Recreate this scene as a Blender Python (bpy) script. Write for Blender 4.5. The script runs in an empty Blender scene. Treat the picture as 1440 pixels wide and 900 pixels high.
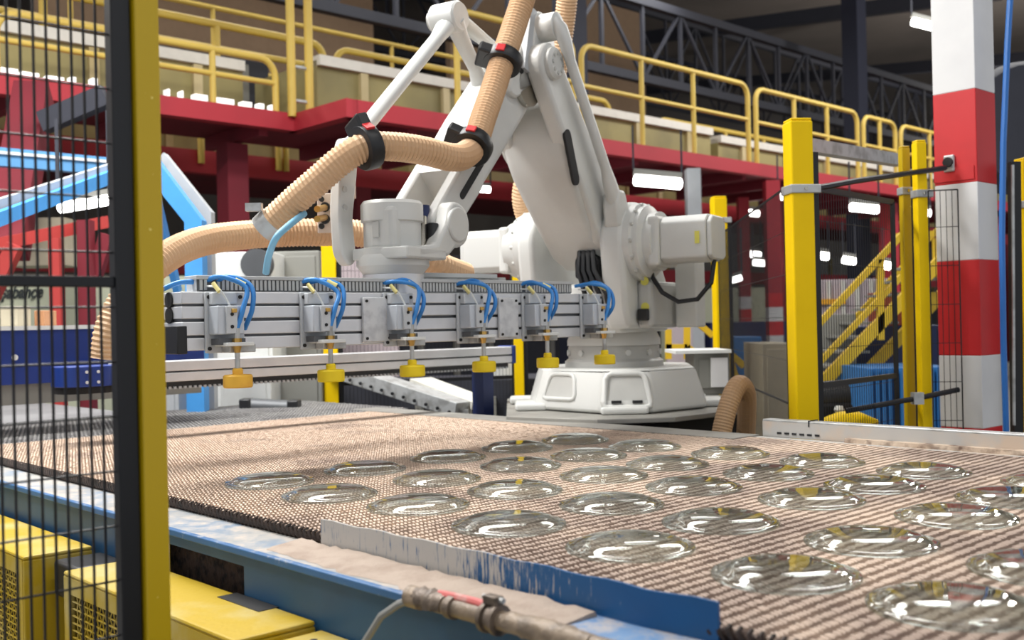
import bpy, math, random
import numpy as np
from mathutils import Vector, Matrix
random.seed(7)
S = bpy.context.scene
COL = S.collection

# ------------------------------------------------------------------ camera
FPX, CAM_H, BELT_Z = 1480.0, 1.40, 0.91
PITCH, ROLL = math.atan(5/FPX), math.atan(.022)
_fw = Vector((0, math.cos(PITCH), math.sin(PITCH)))
_up0 = Vector((0, -math.sin(PITCH), math.cos(PITCH)))
_r0 = Vector((1, 0, 0))
_rt = _r0*math.cos(ROLL) - _up0*math.sin(ROLL)
_up = _r0*math.sin(ROLL) + _up0*math.cos(ROLL)
CAM = Vector((0, 0, CAM_H))
cd = bpy.data.cameras.new('camera')
cd.sensor_width = 36.0
cd.lens = 36.0*FPX/1440.0
cd.clip_start = .05
cd.clip_end = 200
cd.dof.use_dof = True
cd.dof.focus_distance = 3.3
cd.dof.aperture_fstop = 3.5
cam = bpy.data.objects.new('camera', cd)
COL.objects.link(cam)
mm = Matrix((_rt, _up, -_fw)).transposed().to_4x4()
mm.translation = CAM
cam.matrix_world = mm
S.camera = cam

# ------------------------------------------------------------------ exposure, world, big lights
S.view_settings.view_transform = 'Standard'
S.view_settings.look = 'None'
S.view_settings.exposure = 0.0
S.view_settings.gamma = 1.0
S.view_settings.use_curve_mapping = False
W = bpy.data.worlds.new('hall_ambience')
S.world = W
W.use_nodes = True
W.node_tree.nodes['Background'].inputs[0].default_value = (.92, .95, 1.0, 1)
W.node_tree.nodes['Background'].inputs[1].default_value = 0.70

A_ = math.radians(46.5)
VX, VY = math.sin(A_), math.cos(A_)            # v: across the belt
UX, UY = -math.cos(A_), math.sin(A_)           # u: along the belt, away to the left
def cw(v, u, z): return Vector((v*VX+u*UX, v*VY+u*UY, z))
CF = Matrix(((VX, UX, 0, 0), (VY, UY, 0, 0), (0, 0, 1, 0), (0, 0, 0, 1)))

def area(name, v, u, z, lv, lu, power, color=(1, .985, .955), tilt=0.0):
    l = bpy.data.lights.new(name, 'AREA')
    l.shape = 'RECTANGLE'; l.size = lv; l.size_y = lu
    l.energy = power; l.color = color
    o = bpy.data.objects.new(name, l)
    COL.objects.link(o)
    o.matrix_world = Matrix.Translation(cw(v, u, z)) @ Matrix.Rotation(math.pi/2-A_, 4, 'Z') @ Matrix.Rotation(tilt, 4, 'X')
    return o
# rows of roof lights over the robot cell and over the aisle the picture is taken from
area('roof_light_row_front', 3.0, -.8, 7.6, 6.0, .4, 150)
area('roof_light_row_aisle', 1.0, -3.4, 6.6, 7.0, 1.2, 40)
area('roof_light_row_side', .4, 4.9, 5.6, 4.0, .8, 460)
area('roof_light_row_cell', 3.6, 5.6, 6.2, 5.5, .8, 300)
area('roof_light_row_hall', 14.0, 6.0, 7.5, 8.0, 1.2, 500)
area('roof_light_row_deck', 9.0, 12.5, 8.0, 16.0, 1.2, 460)

def roof_fill(name, v, u, z, power):  # unseen point lights added to lift the dark roof
    l = bpy.data.lights.new(name, 'POINT'); l.energy = power; l.shadow_soft_size = .5; l.color = (1, .95, .88)
    o = bpy.data.objects.new(name, l); COL.objects.link(o); o.location = cw(v, u, z)
roof_fill('roof_fill_right', 20, 5, 7.5, 900)
roof_fill('roof_fill_far_right', 36, 12, 7.5, 1400)
roof_fill('roof_fill_left', -3, 14, 7.5, 700)

# ------------------------------------------------------------------ pixel helpers: a picture point put at its own real distance
def ray(x, y): return _fw + _rt*((x-720)/FPX) - _up*((y-450)/FPX)
def at(x, y, Y):
    d = ray(x, y); return CAM + d*(Y/d.y)
def onu(x, y, uu):
    d = ray(x, y); return CAM + d*(uu/(d.x*UX+d.y*UY))
def vz(x, y, uu):
    p = onu(x, y, uu); return (p.x*VX+p.y*VY, p.z)

# ------------------------------------------------------------------ mesh builder
def rounded(poly, r, n=4):
    """2-D outline with rounded corners (r a number or a list)"""
    out = []
    N = len(poly)
    for i, p in enumerate(poly):
        rr = r[i] if isinstance(r, (list, tuple)) else r
        p = Vector(p); a = Vector(poly[i-1]); b = Vector(poly[(i+1) % N])
        if rr <= 0: out.append((p.x, p.y)); continue
        da = (a-p); db = (b-p)
        rr = min(rr, da.length*.49, db.length*.49)
        p0 = p+da.normalized()*rr; p1 = p+db.normalized()*rr
        for k in range(n+1):
            t = k/n
            q = p0*(1-t)**2 + p*2*t*(1-t) + p1*t*t
            out.append((q.x, q.y))
    return out
def circle(cx, cy, r, n=24, a0=0, a1=2*math.pi):
    return [(cx+r*math.cos(a0+(a1-a0)*k/n), cy+r*math.sin(a0+(a1-a0)*k/n)) for k in range(n)]

class MB:
    def __init__(s, M=None):
        s.v = []; s.f = []; s.M = M
    def add(s, vs, fs):
        o = len(s.v)
        s.v += [(s.M @ Vector(p)) if s.M else Vector(p) for p in vs]
        s.f += [tuple(i+o for i in f) for f in fs]
        return s
    def box(s, lo, hi):
        x0, y0, z0 = lo; x1, y1, z1 = hi
        return s.add([(x0,y0,z0),(x1,y0,z0),(x1,y1,z0),(x0,y1,z0),(x0,y0,z1),(x1,y0,z1),(x1,y1,z1),(x0,y1,z1)],
                     [(0,3,2,1),(4,5,6,7),(0,1,5,4),(1,2,6,5),(2,3,7,6),(3,0,4,7)])
    def cbox(s, c, d):
        return s.box([c[i]-d[i]/2 for i in range(3)], [c[i]+d[i]/2 for i in range(3)])
    def prism(s, poly, plane, a, b):
        """outline in plane 'xy','xz','yz' extruded along the third axis from a to b"""
        def P(q, t):
            return {'xy': (q[0], q[1], t), 'xz': (q[0], t, q[1]), 'yz': (t, q[0], q[1])}[plane]
        n = len(poly)
        vs = [P(q, a) for q in poly]+[P(q, b) for q in poly]
        fs = [tuple(range(n))[::-1], tuple(range(n, 2*n))]
        fs += [(i, (i+1) % n, n+(i+1) % n, n+i) for i in range(n)]
        return s.add(vs, fs)
    def loft(s, rings, cap=True):
        n = len(rings[0]); vs = [p for r in rings for p in r]; fs = []
        for k in range(len(rings)-1):
            for i in range(n):
                j = (i+1) % n
                fs.append((k*n+i, k*n+j, (k+1)*n+j, (k+1)*n+i))
        if cap:
            fs.append(tuple(range(n))[::-1]); fs.append(tuple(range((len(rings)-1)*n, len(rings)*n)))
        return s.add(vs, fs)
    def tube(s, pts, r, n=8, cap=True, flat=1.0, closed=False):
        pts = [Vector(p) for p in pts]
        m = len(pts)
        rs = r if isinstance(r, (list, tuple)) else [r]*m
        rings = []; nrm = None
        for i in range(m):
            if closed: t = pts[(i+1) % m]-pts[i-1]
            else: t = pts[min(i+1, m-1)]-pts[max(i-1, 0)]
            if t.length < 1e-9: t = Vector((0, 0, 1))
            t.normalize()
            if nrm is None:
                nrm = t.cross(Vector((0, 0, 1)))
                if nrm.length < 1e-3: nrm = t.cross(Vector((0, 1, 0)))
            else:
                nrm = nrm - t*nrm.dot(t)
                if nrm.length < 1e-6: nrm = t.orthogonal()
            nrm.normalize(); b = t.cross(nrm)
            rings.append([pts[i]+nrm*(rs[i]*math.cos(2*math.pi*k/n+math.pi/n))+b*(rs[i]*flat*math.sin(2*math.pi*k/n+math.pi/n)) for k in range(n)])
        if closed:
            rings.append(rings[0])
            return s.loft(rings, False)
        return s.loft(rings, cap)
    def cyl(s, p0, p1, r, n=20, r1=None):
        return s.tube([p0, p1], [r, r if r1 is None else r1], n)
    def bar(s, p0, p1, w, h):
        """rectangular bar, w sideways, h upright"""
        p0 = Vector(p0); p1 = Vector(p1); t = (p1-p0).normalized()
        sd = t.cross(Vector((0, 0, 1)))
        if sd.length < 1e-3: sd = Vector((1, 0, 0))
        sd.normalize(); u = sd.cross(t)
        ring = lambda p: [p+sd*(w/2*i)+u*(h/2*j) for i, j in ((-1,-1),(1,-1),(1,1),(-1,1))]
        return s.loft([ring(p0), ring(p1)])
    def lathe(s, prof, c=(0, 0, 0), n=32, axis='z'):
        rings = []
        for r, z in prof:
            ring = []
            for k in range(n):
                a = 2*math.pi*k/n
                x, y = r*math.cos(a), r*math.sin(a)
                q = {'z': (x, y, z), 'y': (x, z, y), 'x': (z, x, y)}[axis]
                ring.append((c[0]+q[0], c[1]+q[1], c[2]+q[2]))
            rings.append(ring)
        return s.loft(rings, True)
    def build(s, name, mat, parent=None, smooth=32, bevel=0, seg=2, stuff=False, label=None):
        me = bpy.data.meshes.new(name)
        me.from_pydata([tuple(p) for p in s.v], [], s.f)
        me.update()
        fix_normals(me)
        if smooth:
            me.polygons.foreach_set('use_smooth', [True]*len(me.polygons))
            me.set_sharp_from_angle(angle=math.radians(smooth))
        me.materials.append(mat)
        o = bpy.data.objects.new(name, me)
        COL.objects.link(o)
        if bevel:
            b = o.modifiers.new('edge', 'BEVEL')
            b.width = bevel; b.segments = seg; b.limit_method = 'ANGLE'; b.angle_limit = math.radians(40)
        if parent: put_under(o, parent)
        if stuff: o['kind'] = 'stuff'
        if label: o['label'] = label
        return o
import bmesh
def fix_normals(me):
    if len(me.polygons) > 60000: return
    bm = bmesh.new(); bm.from_mesh(me)
    bmesh.ops.recalc_face_normals(bm, faces=bm.faces)
    bm.to_mesh(me); bm.free()
ORIG = {}
def put_under(o, parent):
    o.parent = parent
    o.matrix_parent_inverse = ORIG.get(parent.name, Matrix.Identity(4)).inverted()
def thing(name, label, cat, loc=(0, 0, 0), group=None):
    o = bpy.data.objects.new(name, None)
    o.empty_display_size = .1
    COL.objects.link(o)
    o.location = loc
    ORIG[o.name] = Matrix.Translation(Vector(loc))
    o['label'] = label; o['category'] = cat
    if group: o['group'] = group
    return o
def tag(o, label, cat, group=None):
    o['label'] = label; o['category'] = cat
    if group: o['group'] = group
    return o
def struct(o):
    o['kind'] = 'structure'; return o
def children(o): return [c for c in COL.objects if c.parent == o]
def copy_tree(o, parent=None):
    c = o.copy(); COL.objects.link(c)
    if o.name in ORIG: ORIG[c.name] = ORIG[o.name]
    if parent: c.parent = parent
    for ch in children(o): copy_tree(ch, c)
    return c

# ------------------------------------------------------------------ materials
def lin(c):
    c = c/255.0
    return c/12.92 if c <= .04045 else ((c+.055)/1.055)**2.4
def rgb(r, g, b): return (lin(r), lin(g), lin(b), 1)
def mat(name, c, rough=.5, metal=0.0, c2=None, scale=8.0, amt=.5, bump=0.0, bscale=60.0, stretch=None, spec=.5, coat=0, lo=.45, hi=.65, detail=4):
    m = bpy.data.materials.new(name); m.use_nodes = True
    nt = m.node_tree; N = nt.nodes; L = nt.links
    b = N['Principled BSDF']
    b.inputs['Base Color'].default_value = c
    b.inputs['Roughness'].default_value = rough
    b.inputs['Metallic'].default_value = metal
    b.inputs['Specular IOR Level'].default_value = spec
    if coat: b.inputs['Coat Weight'].default_value = coat
    tc = N.new('ShaderNodeTexCoord')
    vec = tc.outputs['Object']
    if stretch:
        mp = N.new('ShaderNodeMapping'); mp.inputs['Scale'].default_value = stretch
        L.new(vec, mp.inputs['Vector']); vec = mp.outputs['Vector']
    if c2 is None: c2 = tuple(x*.86 for x in c[:3])+(1,)
    nz = N.new('ShaderNodeTexNoise'); nz.inputs['Scale'].default_value = scale; nz.inputs['Detail'].default_value = detail
    L.new(vec, nz.inputs['Vector'])
    mr = N.new('ShaderNodeMapRange'); mr.inputs['From Min'].default_value = lo; mr.inputs['From Max'].default_value = hi
    mr.inputs['To Max'].default_value = amt
    L.new(nz.outputs['Fac'], mr.inputs['Value'])
    mx = N.new('ShaderNodeMix'); mx.data_type = 'RGBA'
    mx.inputs['A'].default_value = c; mx.inputs['B'].default_value = c2
    L.new(mr.outputs['Result'], mx.inputs['Factor'])
    L.new(mx.outputs['Result'], b.inputs['Base Color'])
    m['mix'] = mx.name
    if bump:
        n2 = N.new('ShaderNodeTexNoise'); n2.inputs['Scale'].default_value = bscale
        L.new(vec, n2.inputs['Vector'])
        bp = N.new('ShaderNodeBump'); bp.inputs['Strength'].default_value = bump; bp.inputs['Distance'].default_value = .01
        L.new(n2.outputs['Fac'], bp.inputs['Height']); L.new(bp.outputs['Normal'], b.inputs['Normal'])
    return m
def emit(name, c, power):
    m = bpy.data.materials.new(name); m.use_nodes = True
    nt = m.node_tree
    b = nt.nodes['Principled BSDF']
    b.inputs['Base Color'].default_value = (.8, .8, .8, 1)
    b.inputs['Emission Color'].default_value = c
    b.inputs['Emission Strength'].default_value = power
    return m
M = {}
M['robot'] = mat('robot_white_paint', rgb(210,211,208), .42, c2=rgb(196,196,192), scale=3, amt=.7)
M['robot_grey'] = mat('robot_pale_grey', rgb(190,190,186), .42, c2=rgb(170,170,166), scale=4)
M['dark_gap'] = mat('dark_rubber', rgb(28,28,30), .7)
M['black'] = mat('black_plastic', rgb(24,25,28), .45)
M['black_frame'] = mat('black_powder_coat', rgb(10,12,18), .45, c2=rgb(50,52,56), scale=30, amt=.2, lo=.66, hi=.78)
M['chrome'] = mat('polished_steel', rgb(190,186,176), .15, 1.0)
M['alu'] = mat('aluminium', rgb(222,223,226), .36, .45, c2=rgb(200,202,206), scale=6)
M['alu_dark'] = mat('aluminium_recess', rgb(95,97,100), .5, .5)
M['galv'] = mat('galvanised_steel', rgb(190,192,192), .45, .5, c2=rgb(150,150,148), scale=14, amt=.8)
M['dusty_galv'] = mat('dusty_galvanised_steel', rgb(188,186,182), .6, .2, c2=rgb(206,186,166), scale=7, amt=.9)
M['plate'] = mat('spangled_plate', rgb(214,216,218), .5, .2, c2=rgb(190,192,196), scale=26, amt=.9)
M['valve'] = mat('valve_grey', rgb(196,200,204), .45, .1)
M['valve_light'] = mat('valve_light', rgb(198,204,212), .4, .2)
M['duct'] = mat('duct_grey_plastic', rgb(188,190,190), .55)
M['duct_slot'] = mat('duct_slot_dark', rgb(84,86,88), .7)
M['blue_tube'] = mat('blue_air_tube', rgb(58,138,214), .35)
M['brass'] = mat('brass', rgb(206,166,92), .3, .8)
M['pad_yellow'] = mat('suction_pad_yellow', rgb(246,216,20), .5, c2=rgb(236,200,16))
M['pad_orange'] = mat('suction_pad_worn_orange', rgb(240,186,62), .5, c2=rgb(226,160,60), scale=20)
M['tag'] = mat('cream_tag', rgb(236,224,150), .5)
M['sticker'] = mat('pale_yellow_sticker', rgb(220,212,96), .5)
M['hose'] = mat('tan_hose', rgb(214,178,140), .55, c2=rgb(202,162,122), scale=2.5, amt=.8)
M['hose_old'] = mat('tan_hose_dark', rgb(190,154,116), .55, c2=rgb(170,134,98), scale=3)
M['yellow_post'] = mat('yellow_post_paint', rgb(244,204,0), .5, c2=rgb(234,194,0), scale=5, spec=.2)
M['yellow_dim'] = mat('yellow_post_shaded_scuffed', rgb(196,164,8), .38, c2=rgb(244,226,120), scale=55, amt=.9, lo=.70, hi=.74)  # duller yellow: shade on the post faces put into the colour, with pale scuffs
M['yellow_guard'] = mat('yellow_guard_paint', rgb(188,158,24), .5, c2=rgb(196,180,118), scale=6, amt=.9, lo=.5, hi=.75, bump=.12, detail=8)
M['yellow_rail'] = mat('yellow_handrail_paint', rgb(208,178,82), .55, c2=rgb(188,158,72), scale=2)
M['yellow_stair'] = mat('yellow_stair_paint', rgb(226,188,44), .5)
M['red'] = mat('red_beam_paint', rgb(172,40,52), .6, c2=rgb(150,34,46), scale=1.5)
M['red_dark'] = mat('red_dark_shaded', rgb(120,28,42), .7, c2=rgb(98,24,36), scale=1.2)  # dark red; shade under the deck is put into this colour
M['red_bright'] = mat('red_band_paint', rgb(204,32,38), .5, c2=rgb(188,28,34), scale=4)
M['pillar_white'] = mat('pillar_white_paint', rgb(226,226,226), .5, c2=rgb(208,208,210), scale=3)
M['blue_frame'] = mat('sky_blue_paint', rgb(70,152,222), .45)
M['blue_grey'] = mat('blue_steel', rgb(92,150,200), .5)
M['grey_beam'] = mat('grey_beam', rgb(176,180,184), .5)
M['navy'] = mat('navy_panel_paint', rgb(18,52,132), .42, c2=rgb(14,44,116), scale=2)
M['navy_dark'] = mat('dark_navy_paint', rgb(20,38,88), .5)
M['steel_dark'] = mat('dark_roof_steel', rgb(52,54,64), .7)
M['pillar_navy'] = mat('navy_black_column', rgb(30,34,52), .7)
M['roof'] = mat('roof_sheet', rgb(128,120,114), .85, c2=rgb(104,98,94), scale=.3)
M['roof_tan'] = mat('roof_panel_tan', rgb(140,116,92), .8)
M['cream'] = mat('cream_cladding', rgb(196,182,140), .6, c2=rgb(160,144,92), scale=.8, amt=.9)
M['olive'] = mat('olive_cladding', rgb(152,142,92), .65, c2=rgb(124,116,78), scale=1.0, amt=.9)
M['white_pipe'] = mat('white_duct', rgb(216,214,204), .5)
M['deck'] = mat('grey_deck', rgb(150,146,140), .7)
M['floor'] = mat('concrete_floor', rgb(128,126,122), .6, c2=rgb(100,98,96), scale=1.2)
M['wall'] = mat('hall_wall_cladding', rgb(104,98,92), .8, c2=rgb(80,76,72), scale=.4)
M['pale_green'] = mat('pale_green_panel', rgb(206,210,184), .6, c2=rgb(192,196,170), scale=1)
M['white_cab'] = mat('white_cabinet', rgb(226,228,226), .5)
M['grey_cab'] = mat('grey_cabinet', rgb(140,140,134), .55, c2=rgb(126,124,116), scale=2)
M['pinkgrey'] = mat('pinkish_grey_panel', rgb(186,172,176), .6)
M['beige_box'] = mat('beige_box', rgb(178,168,146), .6)
M['blue_box'] = mat('blue_container', rgb(38,110,174), .5)
M['rust'] = mat('brown_red_box', rgb(150,70,44), .6)
M['cardboard'] = mat('cardboard', rgb(176,126,88), .7)
M['lettering'] = mat('dark_lettering', rgb(52,58,58), .6)
M['lamp'] = emit('lamp_tube', (1, .98, .95, 1), 9)
M['window'] = emit('lit_window', (1, 1, .98, 1), 1.2)
M['orange'] = mat('orange_light_box', rgb(236,170,40), .5)
M['plinth'] = mat('plinth_plate', rgb(150,148,142), .55, .3, c2=rgb(120,118,114), scale=6)
M['plinth_black'] = mat('plinth_black', rgb(16,16,18), .8)
M['blue_cable'] = mat('blue_cable', rgb(40,110,190), .4)
M['grease'] = mat('dirty_pipe', rgb(150,132,112), .5, .1, c2=rgb(112,98,84), scale=22, amt=1, bump=.3, bscale=80)
M['coupling'] = mat('dirty_clamp', rgb(122,108,96), .5, .3, c2=rgb(84,74,66), scale=40, amt=1, bump=.4)
M['red_sleeve'] = mat('red_sleeve', rgb(206,96,92), .55, c2=rgb(196,160,150), scale=30, amt=.8)
M['grey_cable'] = mat('grey_cable', rgb(140,140,136), .5)
M['belt_base'] = mat('belt_underlayer', rgb(112,94,84), .85, c2=rgb(92,78,70), scale=20)

def dusty(name, paint, dust, paint2, base_amt, up_amt, scale=9, rough=.5):
    """paint under powder dust: dust lies in blotches, more of it on level faces"""
    m = mat(name, paint, rough, c2=paint2, scale=4, amt=.6)
    nt = m.node_tree; N = nt.nodes; L = nt.links
    b = N['Principled BSDF']; mx = N[m['mix']]
    tc = N.new('ShaderNodeTexCoord'); nz = N.new('ShaderNodeTexNoise')
    nz.inputs['Scale'].default_value = scale; nz.inputs['Detail'].default_value = 7; nz.inputs['Roughness'].default_value = .7
    L.new(tc.outputs['Object'], nz.inputs['Vector'])
    g = N.new('ShaderNodeNewGeometry'); sx = N.new('ShaderNodeSeparateXYZ'); L.new(g.outputs['Normal'], sx.inputs[0])
    mu = N.new('ShaderNodeMath'); mu.operation = 'MULTIPLY_ADD'
    cl = N.new('ShaderNodeClamp'); L.new(sx.outputs['Z'], cl.inputs[0])
    L.new(cl.outputs[0], mu.inputs[0]); mu.inputs[1].default_value = up_amt; mu.inputs[2].default_value = base_amt
    ad = N.new('ShaderNodeMath'); ad.operation = 'ADD'; L.new(nz.outputs['Fac'], ad.inputs[0]); L.new(mu.outputs[0], ad.inputs[1])
    mr = N.new('ShaderNodeMapRange'); mr.inputs['From Min'].default_value = .5; mr.inputs['From Max'].default_value = .72
    L.new(ad.outputs[0], mr.inputs['Value'])
    m2 = N.new('ShaderNodeMix'); m2.data_type = 'RGBA'; m2.inputs['B'].default_value = dust
    L.new(mx.outputs['Result'], m2.inputs['A']); L.new(mr.outputs['Result'], m2.inputs['Factor'])
    L.new(m2.outputs['Result'], b.inputs['Base Color'])
    rr = N.new('ShaderNodeMapRange'); rr.inputs['To Min'].default_value = rough; rr.inputs['To Max'].default_value = .9
    L.new(mr.outputs['Result'], rr.inputs['Value']); L.new(rr.outputs['Result'], b.inputs['Roughness'])
    return m
M['table_blue'] = dusty('table_blue_paint', rgb(32,80,118), rgb(196,180,166), rgb(26,64,98), -.16, .22, 7)
M['table_top'] = dusty('table_top_dusty', rgb(150,152,152), rgb(186,176,166), rgb(96,130,164), -.10, .18, 20)
M['table_top_blue'] = dusty('table_top_blue', rgb(98,136,180), rgb(190,178,166), rgb(140,164,190), -.13, .17, 14)
M['edge_paint'] = dusty('table_edge_paint', rgb(52,104,156), rgb(176,176,176), rgb(40,86,132), -.10, .10, 24)
def splash_paint():
    """blue plate with runs of dried pale slurry, denser towards its far end"""
    m = mat('splash_plate_blue', rgb(16,84,136), .42, c2=rgb(12,72,118), scale=5)
    nt = m.node_tree; N = nt.nodes; L = nt.links
    b = N['Principled BSDF']; mx = N[m['mix']]
    tc = N.new('ShaderNodeTexCoord')
    du = N.new('ShaderNodeVectorMath'); du.operation = 'DOT_PRODUCT'; du.inputs[1].default_value = (UX, UY, 0)
    L.new(tc.outputs['Object'], du.inputs[0])
    sz = N.new('ShaderNodeSeparateXYZ'); L.new(tc.outputs['Object'], sz.inputs[0])
    zz = N.new('ShaderNodeMath'); zz.operation = 'MULTIPLY'; zz.inputs[1].default_value = .09; L.new(sz.outputs['Z'], zz.inputs[0])
    cb = N.new('ShaderNodeCombineXYZ'); L.new(du.outputs['Value'], cb.inputs[0]); L.new(zz.outputs[0], cb.inputs[2])
    nz = N.new('ShaderNodeTexNoise'); nz.inputs['Scale'].default_value = 130; nz.inputs['Detail'].default_value = 5; nz.inputs['Roughness'].default_value = .7
    L.new(cb.outputs[0], nz.inputs['Vector'])
    gr = N.new('ShaderNodeMapRange'); gr.inputs['From Min'].default_value = 1.1; gr.inputs['From Max'].default_value = 1.7
    gr.inputs['To Min'].default_value = -.2; gr.inputs['To Max'].default_value = .13
    L.new(du.outputs['Value'], gr.inputs['Value'])
    ad = N.new('ShaderNodeMath'); L.new(nz.outputs['Fac'], ad.inputs[0]); L.new(gr.outputs['Result'], ad.inputs[1])
    mr = N.new('ShaderNodeMapRange'); mr.inputs['From Min'].default_value = .5; mr.inputs['From Max'].default_value = .56
    mr.inputs['To Max'].default_value = .95
    L.new(ad.outputs[0], mr.inputs['Value'])
    m2 = N.new('ShaderNodeMix'); m2.data_type = 'RGBA'; m2.inputs['B'].default_value = rgb(188,184,178)
    L.new(mx.outputs['Result'], m2.inputs['A']); L.new(mr.outputs['Result'], m2.inputs['Factor'])
    L.new(m2.outputs['Result'], b.inputs['Base Color'])
    return m
M['splash'] = splash_paint()
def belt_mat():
    """wire under pale powder: its paling towards the oven is powder plus light falloff put into the colour"""
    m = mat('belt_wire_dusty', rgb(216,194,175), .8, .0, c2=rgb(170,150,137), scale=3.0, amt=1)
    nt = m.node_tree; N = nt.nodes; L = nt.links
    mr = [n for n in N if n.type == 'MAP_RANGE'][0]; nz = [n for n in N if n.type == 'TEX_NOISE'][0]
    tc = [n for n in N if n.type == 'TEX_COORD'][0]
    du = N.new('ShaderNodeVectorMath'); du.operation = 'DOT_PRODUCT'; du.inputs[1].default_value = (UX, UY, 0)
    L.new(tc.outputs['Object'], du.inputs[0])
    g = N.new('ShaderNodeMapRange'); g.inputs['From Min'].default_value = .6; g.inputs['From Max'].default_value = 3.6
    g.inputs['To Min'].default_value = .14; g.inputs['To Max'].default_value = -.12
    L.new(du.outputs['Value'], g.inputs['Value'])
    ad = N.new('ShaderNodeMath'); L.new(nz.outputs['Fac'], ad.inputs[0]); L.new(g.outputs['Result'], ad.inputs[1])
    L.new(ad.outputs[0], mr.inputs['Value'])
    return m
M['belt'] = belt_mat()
M['belt_shaded'] = mat('belt_wire_shaded', rgb(158,156,154), .55, .2, c2=rgb(136,134,134), scale=3.0, amt=.9)  # same wire where the belt lies in shade, shade put into the colour
M['belt_edge'] = mat('belt_edge_dark', rgb(54,40,34), .65, .2, c2=rgb(30,23,20), scale=40, amt=1)
def glass_mat():
    m = bpy.data.materials.new('clear_glass'); m.use_nodes = True
    nt = m.node_tree; N = nt.nodes; L = nt.links
    N.remove(N['Principled BSDF'])
    out = N['Material Output']
    tr = N.new('ShaderNodeBsdfTransparent'); gl = N.new('ShaderNodeBsdfGlossy')
    gl.inputs['Roughness'].default_value = .02; gl.inputs['Color'].default_value = (1, 1, 1, 1)
    lw = N.new('ShaderNodeLayerWeight'); lw.inputs['Blend'].default_value = .5
    rp = N.new('ShaderNodeValToRGB')
    rp.color_ramp.elements[0].position = 0; rp.color_ramp.elements[0].color = (.985, .995, .99, 1)
    rp.color_ramp.elements[1].position = 1; rp.color_ramp.elements[1].color = (.30, .43, .42, 1)
    e = rp.color_ramp.elements.new(.70); e.color = (.93, .975, .97, 1)
    L.new(lw.outputs['Facing'], rp.inputs['Fac']); L.new(rp.outputs['Color'], tr.inputs['Color'])
    pw = N.new('ShaderNodeMath'); pw.operation = 'POWER'; pw.inputs[1].default_value = 5.0
    fr = N.new('ShaderNodeMath'); fr.operation = 'MULTIPLY_ADD'; fr.inputs[1].default_value = .90; fr.inputs[2].default_value = .055
    L.new(lw.outputs['Facing'], pw.inputs[0]); L.new(pw.outputs[0], fr.inputs[0])
    mx = N.new('ShaderNodeMixShader')
    L.new(fr.outputs[0], mx.inputs[0]); L.new(tr.outputs[0], mx.inputs[1]); L.new(gl.outputs[0], mx.inputs[2])
    rg = N.new('ShaderNodeBsdfGlass'); rg.inputs['Color'].default_value = (.95, .99, .985, 1); rg.inputs['Roughness'].default_value = 0; rg.inputs['IOR'].default_value = 1.45
    m3 = N.new('ShaderNodeMixShader'); m3.inputs[0].default_value = .25
    L.new(mx.outputs[0], m3.inputs[1]); L.new(rg.outputs[0], m3.inputs[2])
    L.new(m3.outputs[0], out.inputs['Surface'])
    return m
M['glass'] = glass_mat()

# ================================================================== THE SETTING
fl = MB().box((-30, -4, -.2), (45, 60, 0)).build('floor', M['floor'], smooth=0); struct(fl)
rf = MB(CF).box((-14, -10.0, 12.6), (60, 60, 12.8)).build('ceiling', M['roof'], smooth=0); struct(rf)
wb = MB(CF).box((-10, 40, 0), (60, 40.4, 12.6)).build('wall_far', M['wall'], smooth=0); struct(wb)
wr = MB(CF).box((58, -6, 0), (58.4, 40, 12.6)).build('wall_right', M['wall'], smooth=0); struct(wr)
for k, (v0, u0) in enumerate(((6.0, 17.0), (14.5, 17.0))):
    p = MB(CF).box((v0, u0, 4.2), (v0+6.5, u0+.15, 9.2)).build('ceiling_panel', M['roof_tan'], smooth=0); struct(p)
# roof trusses: chords and diagonals
def truss(u, z0, h, v0, v1, n, label):
    t = thing('roof_truss', label, 'truss', cw((v0+v1)/2, u, z0))
    MB(CF).box((v0, u-.08, z0-.08), (v1, u+.08, z0+.08)).build('bottom_chord', M['steel_dark'], t, 0)
    MB(CF).box((v0, u-.08, z0+h-.08), (v1, u+.08, z0+h+.08)).build('top_chord', M['steel_dark'], t, 0)
    st = (v1-v0)/n
    for k in range(n):
        a = v0+k*st; b = a+st
        MB(CF).bar((a, u, z0), (a, u, z0+h), .07, .07).build('upright', M['steel_dark'], t, 0)
        za, zb = (z0, z0+h) if k % 2 else (z0+h, z0)
        MB(CF).bar((a, u, za), (b, u, zb), .055, .055).build('diagonal', M['steel_dark'], t, 0)
truss(13.0, 6.1, 1.5, -2, 34, 30, 'lowest dark steel roof truss just behind the raised walkway')
truss(19.0, 8.2, 2.0, 0, 46, 32, 'middle dark steel roof truss under the brown roof')
truss(27.0, 10.2, 2.0, 2, 54, 30, 'farthest dark steel roof truss high under the roof')
for k, v in enumerate((9.0, 18.0, 27.0, 36.0)):
    bm = MB(CF).bar((v, 10.5, 9.4), (v, 34, 12.0), .22, .4).build('ceiling_beam', M['steel_dark'], smooth=0); struct(bm)
for (v, u) in ((12.06, 11.25), (21.0, 11.25), (33.0, 11.25), (41, 11.25)):
    c = MB(CF).box((v-.2, u-.18, 0), (v+.2, u+.18, 12.6)).build('pillar', M['pillar_navy'], smooth=0); struct(c)

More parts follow.
